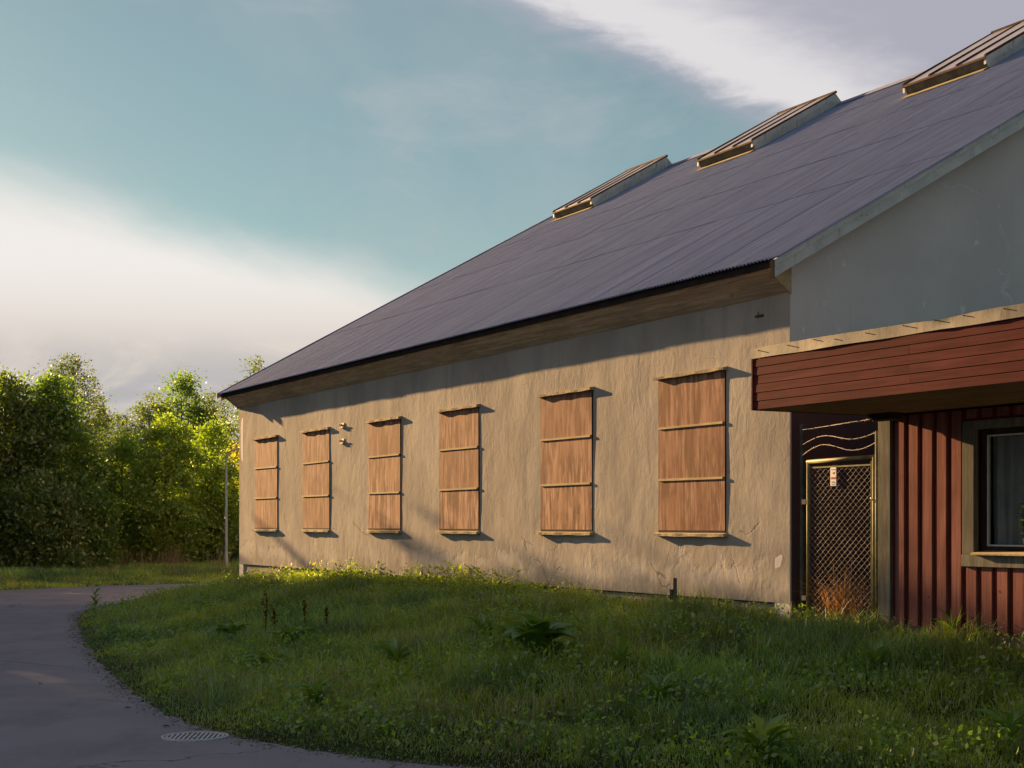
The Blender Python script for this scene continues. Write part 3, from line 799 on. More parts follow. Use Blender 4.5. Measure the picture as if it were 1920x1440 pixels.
ix0, ix1, iz0, iz1 = WX0 + .078, WX1 - .078, WZ0 + .088, WZ1 - .063
for (xa, xb, za_, zb_) in ((ix0, ix0 + .018, iz0, iz1), (ix1 - .018, ix1, iz0, iz1), (ix0 + .018, ix1 - .018, iz0, iz0 + .018), (ix0 + .018, ix1 - .018, iz1 - .018, iz1)):
    MB().box((xa, fy0 + .012, za_), (xb, fy1 - .01, zb_)).build('glazing_bead', M['white'], win, bevel=.002)
MB().box((ix0 + .018, .118, iz0 + .018), (ix1 - .018, .124, iz1 - .018)).build('pane', M['glass'], win)
# canopy
can = empty('canopy', (0, 0, 0), 0, AN)
cy0 = -1.925; CL = AL + .3
zb0 = 3.325
hb = 0.0985
for k in range(6):
    xj = [0.0, CL]
    z0 = zb0 + hb * k
    if k in (2, 4): xj = [0.0, 2.55, CL]
    if k in (1,): xj = [0.0, 2.57, CL]
    for (xa, xb) in zip(xj[:-1], xj[1:]):
        j = .002 * ((k * 7) % 3)
        # shiplap: each board leans out a little at its foot
        MB().hexa([(xa + .002, cy0 - .008 - j, z0), (xb - .002, cy0 - .008, z0), (xb - .002, cy0 + .02, z0), (xa + .002, cy0 + .02, z0),
                   (xa + .002, cy0 - .006 - j, z0 + hb - .006), (xb - .002, cy0 - .006, z0 + hb - .006), (xb - .002, cy0 + .02, z0 + hb - .006), (xa + .002, cy0 + .02, z0 + hb - .006)]).build('fascia_board', M['red_fascia'], can, bevel=.003)
MB().box((-.024, cy0 - .02, zb0 - .004), (-.002, AD, zb0 + .60)).build('end_board', M['red_fascia'], can)
MB().box((CL + .002, cy0 - .02, zb0 - .004), (CL + .024, AD, zb0 + .60)).build('end_board', M['red_fascia'], can)
ns = 5; sw = (0.03 - (cy0 + .024)) / ns
for k in range(ns):
    MB().box((0.0, cy0 + .024 + sw * k, zb0 + .002 + .001 * (k % 2)), (CL, cy0 + .024 + sw * (k + 1) - .005, zb0 + .02)).build('soffit_board', M['soffit_wood'], can)
MB().box((0.0, cy0 + .022, zb0 + .024), (CL, .165, zb0 + .5)).build('canopy_core', M['deck'], can)
MB().box((0.0, .165, zb0 + .1), (CL, AD, zb0 + .5)).build('ceiling', M['inside'], can)
MB().box((-.01, cy0 + .01, zb0 + .605), (CL + .01, AD, zb0 + .665)).build('roofing_felt', M['felt'], can)
rf = random.Random(8)
for (xa, xb) in ((-.03, 1.62), (1.605, 3.78), (3.765, CL + .03)):      # dented metal edge strip in lengths
    n = 30; Pt = []; Pf = []; Pl = []
    for i in range(n + 1):
        xx = xa + (xb - xa) * i / n
        wob = .005 * math.sin(xx * 3.1) + .0025 * math.sin(xx * 7.7 + 1)
        dent = .014 * math.exp(-((xx - 3.05) / .12) ** 2) + .008 * math.exp(-((xx - 3.68) / .06) ** 2) + .006 * math.exp(-((xx - 1.2) / .1) ** 2)
        zt = zb0 + .713 + .005 * math.sin(xx * 1.9) - .018 * math.exp(-((xx - 3.0) / .3) ** 2) + rf.uniform(-.0015, .0015)
        top = (xx, cy0 - .020 + wob, zt); mid = (xx, cy0 - .020 + wob + dent, zt - .055); bot = (xx, cy0 - .022 + wob - dent * .5, zb0 + .592 + .003 * math.sin(xx * 5))
        Pt.append([(xx, cy0 + .10, zt - .016), top]); Pf.append([top, mid, bot]); Pl.append([bot, (xx, cy0 - .008 + wob, bot[2] - .004)])
    MB().grid(Pt).grid(Pf).grid(Pl).build('flashing', M['flash'], can, smooth=True)
for i in range(14):                                                     # nails left in the strip
    xx = .12 + i * .47 + rf.uniform(-.1, .1); z = zb0 + .675 + rf.uniform(-.012, .02)
    MB().tube([(xx, cy0 - .0, z), (xx, cy0 - .042, z + .004)], .005, 6).build('nail', M['pipe_dark'], can)
lb = empty('soffit_lamp', (.33, -.22, zb0 - .002), 0, AN)
MB().prism([(-.10, 0.0), (-.08, -.07), (.08, -.07), (.10, 0.0)], -.19, .19).build('lamp_housing', M['dark_wood'], lb, bevel=.006)
MB().box((-.16, -.06, -.085), (.16, .06, -.072)).build('lamp_cover', M['inside'], lb)

# curtain and plant inside the window
def annex_obj(ob):
    ob.parent = None; ob.location = AORG; ob.rotation_euler = (0, 0, ROTZ); ob.scale = (ASC,) * 3; return ob
Pq = []
for i in range(90):
    xx = WX0 + .05 + i * .016
    Pq.append([(xx + .01 * math.sin(z * 2 + i), .225 + .03 * math.sin(i * .62) + .016 * math.sin(i * 1.43 + z), z) for z in np.linspace(WZ0 + .03, WZ1 + .05, 10)])
cu = annex_obj(MB().grid(Pq).build('curtain', M['cloth'], None, True))
tag(cu, 'grey gathered curtain hanging behind the annex window', 'curtain')
pp = empty('potted_plant', AORG + (U * 2.16 + T * .165 + Vector((0, 0, WZ0 + .05))) * ASC, ROTZ)
tag(pp, 'leafy dark potted plant on the sill inside the annex window', 'plant')
MB().tube([(0, 0, 0), (0, 0, .12), (0, 0, .125)], [.04, .05, .047], 16).build('pot', M['pot'], pp, True)
def leaf_mesh(name, L, Wd, mat, droop=0.35, fold=0.25, seg=5, jag=0.0, seed=1):
    r = random.Random(seed); Pq = []
    for i in range(seg + 1):
        s = i / seg
        wv = Wd * (math.sin(math.pi * min(1, (s * .93 + .07)) ** .8) ** .75) * (1 + r.uniform(-jag, jag))
        if i == seg: wv = Wd * .03
        y = L * s; z = L * (.55 * s - droop * 1.6 * s * s)
        Pq.append([(-wv, y, z + wv * fold), (-wv * .5, y + .01 * L, z + wv * fold * .35), (0, y, z - wv * .05), (wv * .5, y + .01 * L, z + wv * fold * .35), (wv, y, z + wv * fold)])
    return MB().grid(Pq).mesh(name, mat, True)
lm = leaf_mesh('leaf', .20, .034, M['bigleaf'], .5)
rp_ = random.Random(3)
for i in range(26):
    o = link(bpy.data.objects.new('leaf', lm), pp); o.location = (rp_.uniform(-.02, .02), rp_.uniform(-.02, .02), .12 + .012 * i)
    o.rotation_euler = (rp_.uniform(.3, 1.0), 0, rp_.uniform(1.7, 4.6)); s = rp_.uniform(.5, 1.0); o.scale = (s, s, s)

# ================================================================== chain-link gate between the two buildings
Gp0, Gp1 = Vector((.30, .050)), Vector((1.470, .066))
gl = (Gp1 - Gp0).length; gdir = (Gp1 - Gp0) / gl
gate = empty('chain_link_gate', B(Gp0.x, Gp0.y, 0), ROTZ + math.atan2(gdir.y, gdir.x))
tag(gate, 'narrow chain-link gate with a pale green pipe frame beside the red annex', 'gate')
zl0, zl1, zr0, zr1 = .77, 2.777, .77, 2.797
MB().tube([(0, 0, zl0), (0, 0, zl1)], .024, 12).build('frame_pipe', M['paint_green'], gate, True)
MB().tube([(gl, 0, zr0), (gl, 0, zr1)], .024, 12).build('frame_pipe', M['paint_green'], gate, True)
MB().tube([(-.02, 0, zl1), (gl + .022, 0, zr1 + .0)], .0242, 12).build('frame_pipe', M['paint_green'], gate, True)
MB().tube([(.02, 0, zl0 + .03), (gl - .02, 0, zr0 + .03)], .020, 12).build('frame_pipe', M['paint_green'], gate, True)
MB().box((.03, -.012, zl1 - .085), (gl - .03, -.006, zl1 - .065)).build('tension_bar', M['paint_green'], gate)
MB().box((gl - .048, -.012, zr0 + .05), (gl - .034, -.006, zr1 - .05)).build('tension_bar', M['paint_green'], gate)
wm = MB(); cw, chh = 0.098, 0.082
x0, x1, z0, z1 = .028, gl - .03, .80, zl1 - .06
nzg = int((z1 - z0) / chh) + 1
ncol = int((x1 - x0) / (cw / 2))
for c in range(ncol):
    pts = []; xa = x0 + c * cw / 2
    for r in range(nzg * 2 + 1):
        z = z0 + r * chh / 2
        if z > z1 + .001: break
        off = (r + c) % 2
        pts.append((xa + off * cw / 2, -.003 + (.004 if off else -.004), z))
    for a_, b_ in zip(pts[:-1], pts[1:]): wm.tube([a_, b_], .0020, 4, False)
wmo = wm.build('wire_mesh', M['wire'], gate); wmo['kind'] = 'stuff'
MB().tube([(gl - .0, -.02, 2.28), (gl + .01, -.07, 2.31), (gl + .05, -.085, 2.30), (gl + .085, -.05, 2.25)], .006, 6).build('latch_hook', M['barb'], gate, True)

def post(name, u, t, z0, z1, label, kind):
    p = empty(name, B(u, t, 0), ROTZ); tag(p, label, 'post')
    if kind == 'flat':
        MB().box((-.028, -.02, z0), (.028, .03, z1)).build('post_bar', M['pipe_dark'], p, bevel=.004)
        for z in (1.05, 2.25): MB().box((.02, -.03, z), (.10, -.012, z + .06)).build('hinge', M['pipe_dark'], p)
    else:
        MB().tube([(0, 0, z0), (0, 0, z1)], .021, 12).build('post_pipe', M['paint_green'], p, True)
        MB().tube([(0, 0, z1), (0, 0, z1 + .012)], [.024, .012], 12).build('post_cap', M['paint_green'], p, True)
    return p
post('fence_post', .178, .055, .5, 3.255, 'dark flat steel post against the corner of the plastered building', 'flat')
post('fence_post', 1.53, .052, .5, 3.085, 'pale green pipe post against the grey corner board of the annex', 'pipe')
MB_ = MB().tube([(0, 0, 0), (0, 0, .36)], .028, 10)
stub = MB_.build('pipe_stub', M['pipe_dark'], None, True); stub.location = B(.135, -.06, .66)
MB().tube([(0, 0, .36), (0, 0, .372)], [.033, .02], 10).build('cap', M['pipe_dark'], stub, True)
tag(stub, 'short dark pipe stub standing in the grass before the gate post', 'pipe')

# barbed wire above the gate
rbw = random.Random(6)
for (za_, zb_, amp, lab, sag) in ((3.18, 3.24, .0, 'topmost strand of barbed wire stretched above the gate', .0), (2.99, 3.10, .07, 'middle wavy strand of barbed wire above the gate', 1), (2.86, 2.985, .09, 'lowest wavy strand of barbed wire just above the gate', 1)):
    bwire = empty('barbed_wire', B(.2, .035, 0), ROTZ); tag(bwire, lab, 'barbed wire', 'barbed wire strands above the gate')
    pts = []
    for i in range(31):
        s = i / 30.0
        pts.append((s * 1.33, s * .01 + .012 * math.sin(s * 7), za_ + (zb_ - za_) * s + amp * math.sin(s * 6.0) * (1 - .3 * s) + rbw.uniform(-.002, .002)))
    MB().tube(pts, .0042, 5).build('strand', M['barb'], bwire, True)
    for i in range(2, 30, 3):
        x_, y_, z_ = pts[i]; b = MB()
        for q in range(2):
            d = Vector((rbw.uniform(-1, 1), rbw.uniform(-1, 1), rbw.uniform(-1, 1))).normalized() * .02
            b.tube([(x_ - d.x, y_ - d.y, z_ - d.z), (x_ + d.x, y_ + d.y, z_ + d.z)], .0026, 4)
        b.build('barb', M['barb'], bwire)

# warning plate wired to the gate
sg = empty('warning_sign', B(Gp0.x + gdir.x * .435, Gp0.y + gdir.y * .435, 2.465) - (T * .016), ROTZ + math.atan2(gdir.y, gdir.x))
tag(sg, 'small white upright plate with faded red lettering hanging on the gate', 'sign')
MB().box((0, -.012, 0), (.105, -.004, .225)).build('plate', M['plate'], sg, bevel=.003)
for (xa, za_, xb, zb_, mt) in ((.012, .198, .093, .204, 'letter_grey'), (.022, .040, .083, .0445, 'letter_grey'), (.022, .051, .07, .0555, 'letter_grey'), (.022, .018, .083, .023, 'letter_grey')):
    MB().box((xa, -.0145, za_), (xb, -.0125, zb_)).build('printed_line', M[mt], sg)
MB().hexa([(.040, -.0145, .148), (.060, -.0145, .146), (.060, -.0125, .146), (.040, -.0125, .148), (.046, -.0145, .166), (.072, -.0145, .170), (.072, -.0125, .170), (.046, -.0125, .166)]).build('red_emblem', M['letter_red'], sg)
fc = bpy.data.curves.new('lettering', 'FONT'); fc.body = 'LARM'; fc.size = .036; fc.align_x = 'CENTER'; fc.extrude = .0008
fc.materials.append(M['letter_red'])
tmp = bpy.data.objects.new('lettering_curve', fc); tme = bpy.data.meshes.new_from_object(tmp); bpy.data.objects.remove(tmp)
fo = link(bpy.data.objects.new('lettering', tme), sg); fo.location = (.0525, -.0135, .085); fo.rotation_euler = (R(90), 0, 0)
for xx in (.03, .075): MB().tube([(xx, -.008, .225), (xx, .01, .25), (xx + .004, .018, .262)], .002, 5).build('tie_wire', M['barb'], sg)

# ================================================================== wooden stake, manhole cover, lamp post
gz = float(ground_z(np.array([B(-2.0, -.35).x]), np.array([B(-2.0, -.35).y]))[0])
stk = empty('wooden_stake', B(-2.02, -.35, gz - .1), ROTZ + .2)
tag(stk, 'short dark wooden stake with a small block standing before the wall', 'stake')
MB().box((-.022, -.016, 0), (.022, .016, .66)).build('post', M['stake_wood'], stk, bevel=.004)
MB().box((-.075, -.03, .36), (-.022, .02, .50)).build('block', M['stake_wood'], stk, bevel=.004)
MB().box((-.085, -.035, .501), (-.015, .02, .508)).build('cap_plate', M['barb'], stk)

mh = empty('manhole_cover', (-2.98, 14.16, 0), R(94)); tag(mh, 'round ribbed cast-iron manhole cover in the asphalt by the grass', 'manhole cover')
def ring(r0, r1, z0, z1, n=48):
    m = MB(); Pq = []
    for i in range(n + 1):
        a_ = 2 * math.pi * i / n; c_, s_ = math.cos(a_), math.sin(a_)
        Pq.append([(r0 * c_, r0 * s_, z0), (r0 * c_, r0 * s_, z1), (r1 * c_, r1 * s_, z1), (r1 * c_, r1 * s_, z0)])
    return m.grid(Pq)
ring(.285, .312, .0, .013).build('outer_ring', M['iron'], mh)
ring(.250, .274, .0, .0125).build('inner_ring', M['iron'], mh)
m = MB(); m.poly([(.31 * math.cos(2 * math.pi * i / 40), .31 * math.sin(2 * math.pi * i / 40), .006) for i in range(40)]); m.build('cover_plate', M['iron_dark'], mh)
k = 0
for i in range(-5, 6):
    yy = i * .043; hw = math.sqrt(max(0, .240 ** 2 - yy ** 2))
    if hw < .03: continue
    if abs(i) < 1:
        for s in (-1, 1): MB().box((s * .14 if s > 0 else -hw, yy - .0125, .006), (hw if s > 0 else -.14, yy + .0125, .012)).build('rib', M['iron'], mh)
    else: MB().box((-hw, yy - .0125, .006), (hw, yy + .0125, .012)).build('rib', M['iron'], mh)
MB().box((-.09, -.016, .006), (.09, .016, .0125)).build('name_bar', M['iron'], mh, bevel=.004)

lp = empty('lamp_post', (-10.62, 56.0, 0.0), 0); tag(lp, 'slim grey street lamp post standing between the trees and the building', 'lamp post')
MB().tube([(0, 0, 0), (0, 0, 1.0), (0, 0, 1.02), (0, 0, 4.45)], [.07, .07, .055, .042], 12).build('pole', M['lamp_grey'], lp, True)
MB().tube([(0, 0, 4.44), (.02, 0, 4.56), (.08, 0, 4.66), (.2, 0, 4.74), (.5, 0, 4.82)], .034, 10).build('arm', M['lamp_grey'], lp, True)
MB().tube([(.45, 0, 4.80), (.55, 0, 4.83), (.85, 0, 4.86), (1.0, 0, 4.85)], [.03, .09, .10, .04], 10).build('lamp_head', M['lamp_grey'], lp, True)

# ================================================================== trees
def rand_unit(rs, n):
    v = rs.normal(size=(n, 3)); return v / np.linalg.norm(v, axis=1, keepdims=True)
def leaf_quads(C, size, rs, up=0.35, aspect=0.62):
    n = len(C)
    N = rand_unit(rs, n); N[:, 2] = np.abs(N[:, 2]) * (1 + up); N /= np.linalg.norm(N, axis=1, keepdims=True)
    A = np.cross(N, rand_unit(rs, n)); A /= np.linalg.norm(A, axis=1, keepdims=True) + 1e-9
    Bv = np.cross(N, A)
    s = (size * rs.uniform(.65, 1.35, n))[:, None]
    bend = N * s * rs.uniform(.0, .25, n)[:, None]
    V = np.stack([C - A * s, C + Bv * s * aspect - bend, C + A * s, C - Bv * s * aspect - bend], 1).reshape(-1, 3)
    return V
PAL = {'dark': ((.105, .140, .036), (.190, .225, .055)), 'forest': ((.095, .160, .034), (.200, .270, .052)), 'mid': ((.110, .175, .030), (.200, .265, .045)), 'bright': ((.170, .240, .028), (.290, .340, .045)),
       'birch': ((.090, .115, .045), (.150, .170, .070)), 'olive': ((.050, .060, .014), (.085, .085, .020)), 'yellow': ((.30, .22, .02), (.42, .30, .03))}
def tree_mesh(H, prof, z_lo, nclump, per, leaf, pal, seed, style='broad', clump=0.42, lean=(0, 0), limb=16, trunk_r=None, flat=0.7):
    rs = np.random.RandomState(seed)
    zf = np.array([p[0] for p in prof]); rf_ = np.array([p[1] for p in prof])
    # clumps spread through the envelope, weighted to where it is wide
    zc = np.interp(rs.uniform(0, 1, nclump), np.cumsum(np.r_[0, (rf_[1:] + rf_[:-1]) * .5 * np.diff(zf)]) / np.sum((rf_[1:] + rf_[:-1]) * .5 * np.diff(zf)), zf)
    az = rs.uniform(0, 2 * np.pi, nclump)
    lob = 1 + .16 * np.sin(az * 3 + seed) + .12 * np.sin(az * 2 + zc * 9 + seed * 2)
    rr_ = np.interp(zc, zf, rf_) * (0.25 + 0.75 * rs.uniform(0, 1, nclump) ** .45) * lob
    CC = np.stack([rr_ * np.cos(az) + lean[0] * zc * H, rr_ * np.sin(az) + lean[1] * zc * H, zc * H + rs.normal(0, .12, nclump)], 1)
    cs = clump * rs.uniform(.55, 1.35, nclump)
    idx = np.repeat(np.arange(nclump), rs.poisson(per, nclump))
    n = len(idx)
    D = rs.normal(size=(n, 3)) * cs[idx][:, None]
    if style == 'birch':
        D[:, :2] *= .55; D[:, 2] = -np.abs(rs.exponential(1.0, n)) * cs[idx] * 1.25 + .2 * cs[idx]
        strand = np.round(D[:, :2] / .11) * .11; D[:, :2] = strand + rs.normal(0, .022, (n, 2))
    else:
        D[:, 2] *= flat
    C = CC[idx] + D
    C[:, 2] = np.maximum(C[:, 2], .08)
    V = leaf_quads(C, leaf, rs, .2 if style == 'birch' else .45)
    c0, c1 = np.array(PAL[pal][0]), np.array(PAL[pal][1])
    f = np.clip(rs.uniform(0, 1, nclump)[idx] * .65 + rs.uniform(0, 1, n) * .45 - .05, 0, 1)[:, None]
    colr = c0 * (1 - f) + c1 * f
    odd = rs.uniform(0, 1, n) < .02
    colr[odd] = np.array((.20, .16, .025)) * rs.uniform(.6, 1.1, (odd.sum(), 1))
    colr = np.repeat(colr, 4, axis=0)
    crown = face_mesh('crown', V, np.arange(len(V)), np.full(n, 4), M['leaf'], colr)
    tr = MB(); r0 = trunk_r or H * .016
    pr = random.Random(seed)
    tp = [Vector((lean[0] * s * H + pr.uniform(-.05, .05) * (s > 0), lean[1] * s * H + pr.uniform(-.05, .05) * (s > 0), s * H)) for s in (0, .12, .3, .5, .7, .88)]
    tr.tube(tp, [r0 * 1.25, r0, r0 * .85, r0 * .62, r0 * .38, r0 * .14], 8)
    order = list(range(nclump)); pr.shuffle(order)
    for i in order[:limb]:
        e = Vector(CC[i]); zs_ = max(z_lo * H * .6, e.z - pr.uniform(.5, 1.4) * H * .14)
        s = zs_ / H; a_ = Vector((lean[0] * zs_, lean[1] * zs_, zs_))
        if (e - a_).length < .25: continue
        mid = a_.lerp(e, .5) + Vector((pr.uniform(-.12, .12), pr.uniform(-.12, .12), pr.uniform(.0, .2)))
        rl = r0 * max(.12, .5 * (1 - s))
        tr.tube([a_, mid, e], [rl, rl * .6, rl * .2], 5, False)
    trunk = tr.mesh('trunk', M['birch_bark'] if style == 'birch' else M['bark'], True)
    return trunk, crown
def place_tree(name, label, group, meshes_, x, y, rz=0.0, s=1.0, cat='tree'):
    z = float(ground_z(np.array([x]), np.array([y]))[0]) - .03
    e = empty(name, (x, y, z), rz); e.scale = (s, s, s)
    tag(e, label, cat, group)
    for nm, me in zip(('trunk', 'crown') if cat == 'tree' else ('stem', 'foliage'), meshes_): link(bpy.data.objects.new(nm, me), e)
    return e
def at(px_, Y): return ((px_ - CX) / FPX * Y, Y)
OVAL = [(.12, .5), (.3, .95), (.5, 1.0), (.7, .82), (.86, .5), (.97, .12)]
def prof(r, lo=.12, hi=.97, shape=OVAL):
    a_ = np.array(shape); z = lo + (hi - lo) * (a_[:, 0] - a_[0, 0]) / (a_[-1, 0] - a_[0, 0])
    return [(float(q), float(k) * r) for q, k in zip(z, a_[:, 1])]
FULL = [(.02, .85), (.2, 1.0), (.5, .98), (.72, .80), (.88, .48), (1.0, .10)]
def H_of(ytop, Y): return EYE + (HZ - ytop) / FPX * Y

CONE = [(.02, 1.0), (.25, 1.0), (.5, .86), (.7, .62), (.86, .38), (1.0, .08)]
GT = 'trees beyond the road'
x, y = at(92, 58); place_tree('broadleaf_tree', 'dense dark green broadleaf tree leafy to the ground, tallest crown left of the lit saplings', GT,
    tree_mesh(H_of(706, 58), prof(2.05, .02, .975, CONE), .1, 360, 125, .075, 'forest', 1, clump=.34), x, y)
x, y = at(10, 57); place_tree('broadleaf_tree', 'wide dull olive-green tree at the left edge of the picture', GT,
    tree_mesh(H_of(712, 57), prof(1.9, .02, .985, FULL), .1, 360, 125, .075, 'dark', 2, clump=.36), x, y)
x, y = at(70, 54.5); place_tree('shrub', 'low dark bush under the olive-green tree by the road', 'roadside bushes',
    tree_mesh(3.6, prof(1.6, .02, .98, FULL), .1, 150, 120, .07, 'dark', 22, clump=.32), x, y, cat='shrub')
x, y = at(165, 56.5); place_tree('shrub', 'rounded dark bush at the foot of the dense broadleaf tree', 'roadside bushes',
    tree_mesh(3.2, prof(1.0, .02, .98, FULL), .1, 110, 120, .07, 'mid', 23, clump=.30), x, y, cat='shrub')
bt = place_tree('broadleaf_tree', 'tall bright-leaved tree cut off by the left edge of the picture', GT,
    tree_mesh(8.6, prof(1.5, .05, .985, FULL), .1, 240, 120, .08, 'bright', 3, clump=.32), -23.9, 58.0)
MB().tube([(.2, 0, 7.6), (.9, .0, 8.25), (1.35, .05, 8.42), (1.85, .0, 8.50)], [.11, .10, .085, .03], 6).build('branch', M['bark'], bt, True)
x, y = at(138, 62.5); place_tree('birch_tree', 'airy round-topped birch rising behind the dense dark tree', GT,
    tree_mesh(H_of(650, 62.5), prof(1.45, .45, .965), .35, 190, 62, .046, 'birch', 4, 'birch', .36, limb=110), x, y)
x, y = at(185, 70); place_tree('birch_tree', 'thin drooping birch showing between dark tree and lit saplings', GT,
    tree_mesh(H_of(735, 70), prof(.8, .3, .97), .3, 70, 70, .055, 'birch', 5, 'birch', .36, limb=30), x, y)
x, y = at(222, 80); place_tree('birch_tree', 'low distant birch in the dip of the tree line', GT,
    tree_mesh(H_of(770, 80), prof(1.8, .2, .97), .3, 190, 80, .06, 'birch', 6, 'birch', .42, limb=30), x, y)
x, y = at(282, 78); place_tree('birch_tree', 'spreading birch above the lit saplings, left of the tallest background tree', GT,
    tree_mesh(H_of(728, 78), prof(1.9, .25, .97), .3, 230, 80, .06, 'birch', 7, 'birch', .42, limb=30), x, y)
x, y = at(340, 79); place_tree('broadleaf_tree', 'tall background broadleaf tree with ragged top above the saplings', GT,
    tree_mesh(H_of(708, 79), prof(1.75, .15, .98), .3, 260, 85, .075, 'mid', 8, clump=.36), x, y)
x, y = at(402, 80); place_tree('birch_tree', 'feathery birch beside the far corner of the building', GT,
    tree_mesh(H_of(718, 80), prof(1.6, .1, .98), .3, 230, 80, .06, 'birch', 9, 'birch', .40, limb=30), x, y)
x, y = at(470, 66); place_tree('birch_tree', 'birch whose crown shows over the far end of the roof', GT,
    tree_mesh(H_of(655, 66), prof(1.35, .2, .97), .3, 170, 80, .055, 'birch', 10, 'birch', .42, limb=30), x, y)
x, y = at(228, 60); place_tree('sapling', 'slim bright green sapling, leftmost of the lit young trees', 'lit young trees',
    tree_mesh(H_of(812, 60), prof(.95, .1, .98), .15, 150, 95, .062, 'bright', 12, clump=.24, limb=14), x, y)
x, y = at(312, 59); place_tree('sapling', 'bright green bushy young tree, tallest of the lit saplings', 'lit young trees',
    tree_mesh(H_of(787, 59), prof(1.45, .12, .985), .15, 260, 100, .066, 'bright', 13, clump=.27, limb=18), x, y)
x, y = at(396, 61); place_tree('sapling', 'pale green young birch-like tree just behind the lamp post', 'lit young trees',
    tree_mesh(H_of(808, 61), prof(1.15, .12, .985), .15, 210, 100, .060, 'bright', 14, clump=.25, limb=18), x, y)
x, y = at(452, 63); place_tree('sapling', 'young tree with yellow autumn leaves by the building corner', 'lit young trees',
    tree_mesh(H_of(832, 63), prof(.5, .5, .98), .2, 26, 34, .085, 'yellow', 15, clump=.20, limb=8), x, y)
for i, (pxx, Y, hh, r_, lab) in enumerate(((205, 64, 3.6, 1.3, 'dark bush filling the gap beside the dense broadleaf tree'), (262, 66, 4.2, 1.4, 'dark bush behind the leftmost saplings'), (335, 67, 4.4, 1.5, 'dark thicket bush under the tallest sapling'),
                                   (408, 68, 4.4, 1.5, 'dark thicket bush behind the lamp post'), (182, 63, 3.0, 1.1, 'shaded bush behind the dense broadleaf tree'), (240, 86, 5.5, 2.6, 'distant dark bush closing the tree line'), (380, 88, 5.5, 2.8, 'distant dark bush behind the birch by the building'))):
    x, y = at(pxx, Y); place_tree('shrub', lab, 'thicket under the trees', tree_mesh(hh, prof(r_, .02, .98, FULL), .1, 130, 95, .08, 'dark', 40 + i, clump=.38, limb=8), x, y, cat='shrub')
# tall trees on the far side of the bend, outside the picture, whose shade lies over the road and the bank
DOME = [(.02, .85), (.3, 1.0), (.66, 1.0), (.80, .90), (.89, .68), (.95, .42), (1.0, .10)]
big1 = tree_mesh(12.4, prof(3.45, .03, .975, DOME), .12, 520, 70, .17, 'mid', 60, clump=.46, trunk_r=.2)
big2 = tree_mesh(13.4, prof(3.6, .03, .985, DOME), .12, 520, 70, .17, 'mid', 61, clump=.60, trunk_r=.22)
for i, (X_, Y_, me_, rz, s, lab) in enumerate(((-23.0, 50.2, big1, 2.4, 1.0, 'tall shade tree beyond the bend, nearest the picture edge'), (-27.8, 49.3, big2, 1.2, 1.0, 'second tall shade tree beyond the bend'), (-33.0, 48.2, big1, 2.2, 1.06, 'third tall shade tree beyond the bend'),
                                   (-38.6, 47.0, big2, 4.0, 1.0, 'fourth tall shade tree beyond the bend'), (-44.5, 45.5, big1, 5.0, 1.08, 'fifth tall shade tree beyond the bend'), (-30.0, 56, big2, 3.3, .98, 'shade tree in the second row beyond the bend'), (-31.0, 24.5, big1, 1.9, .5, 'small unseen tree added to darken the annex window reflection'), (-38.0, 27.0, big2, 2.7, .55, 'second small unseen tree added to darken the annex window reflection'))):  # the two small trees are added, unseen, to darken the annex window reflection
    place_tree('shade_tree', lab, 'tall trees outside the picture', me_, X_, Y_, rz, s)

# ================================================================== grass and weeds
def vnoise(x, y, s, seed):
    rs = np.random.RandomState(seed); tab = rs.uniform(0, 1, (64, 64))
    xs, ys = x / s, y / s
    xi, yi = np.floor(xs).astype(int), np.floor(ys).astype(int); fx, fy = xs - xi, ys - yi
    fx = fx * fx * (3 - 2 * fx); fy = fy * fy * (3 - 2 * fy)
    g = lambda a_, b_: tab[a_ % 64, b_ % 64]
    return (g(xi, yi) * (1 - fx) + g(xi + 1, yi) * fx) * (1 - fy) + (g(xi, yi + 1) * (1 - fx) + g(xi + 1, yi + 1) * fx) * fy
def ut_of(x, y): return (x - W0.x) * U.x + (y - W0.y) * U.y, (x - W0.x) * T.x + (y - W0.y) * T.y
def scatter(n, x0, x1, y0, y1, seed, dens, dmin=0.0, tmax=0.03):
    rs = np.random.RandomState(seed)
    x = rs.uniform(x0, x1, n); y = rs.uniform(y0, y1, n)
    keep = (np.abs(x) < .375 * y + 1.0) & (rs.uniform(0, 1, n) < dens(x, y))
    x, y = x[keep], y[keep]
    d = lawn_d(x, y); u, t = ut_of(x, y)
    ok = (d > dmin) & ~((t > tmax) & (u < 0.02) & (u > -LEN - .05)) & ~((u > 1.62) & (t > -.04))
    return x[ok], y[ok], d[ok], u[ok], t[ok], rs
def blades(name, x, y, h, width, lean, colr, rs, mat, parent=None, z=None):
    n = len(x)
    z = ground_z(x, y) - .015 if z is None else z
    az = rs.uniform(0, 2 * np.pi, n); la = rs.uniform(0, 2 * np.pi, n)
    wx, wy = np.cos(az) * width * .5, np.sin(az) * width * .5
    lx, ly = np.cos(la) * lean * h, np.sin(la) * lean * h
    base = np.stack([x, y, z], 1)
    mid = base + np.stack([lx * .30, ly * .30, h * .58], 1)
    tip = base + np.stack([lx, ly, h * (1 - .35 * lean ** 1.5)], 1)
    wv = np.stack([wx, wy, np.zeros(n)], 1)
    V = np.stack([base - wv, base + wv, mid + wv * .8, mid - wv * .8, tip], 1).reshape(-1, 3)
    i0 = np.arange(n)[:, None] * 5
    loops = np.concatenate([i0, i0 + 1, i0 + 2, i0 + 3, i0 + 3, i0 + 2, i0 + 4], 1).ravel()
    tot = np.tile(np.array([4, 3]), n)
    c = np.repeat(colr[:, None, :], 5, 1); c[:, :2] *= .75; c[:, 4] *= 1.12  # occlusion put into the colour: blade roots darkened, tips lightened
    return link(bpy.data.objects.new(name, face_mesh(name, V, loops, tot, mat, c.reshape(-1, 3))), parent)
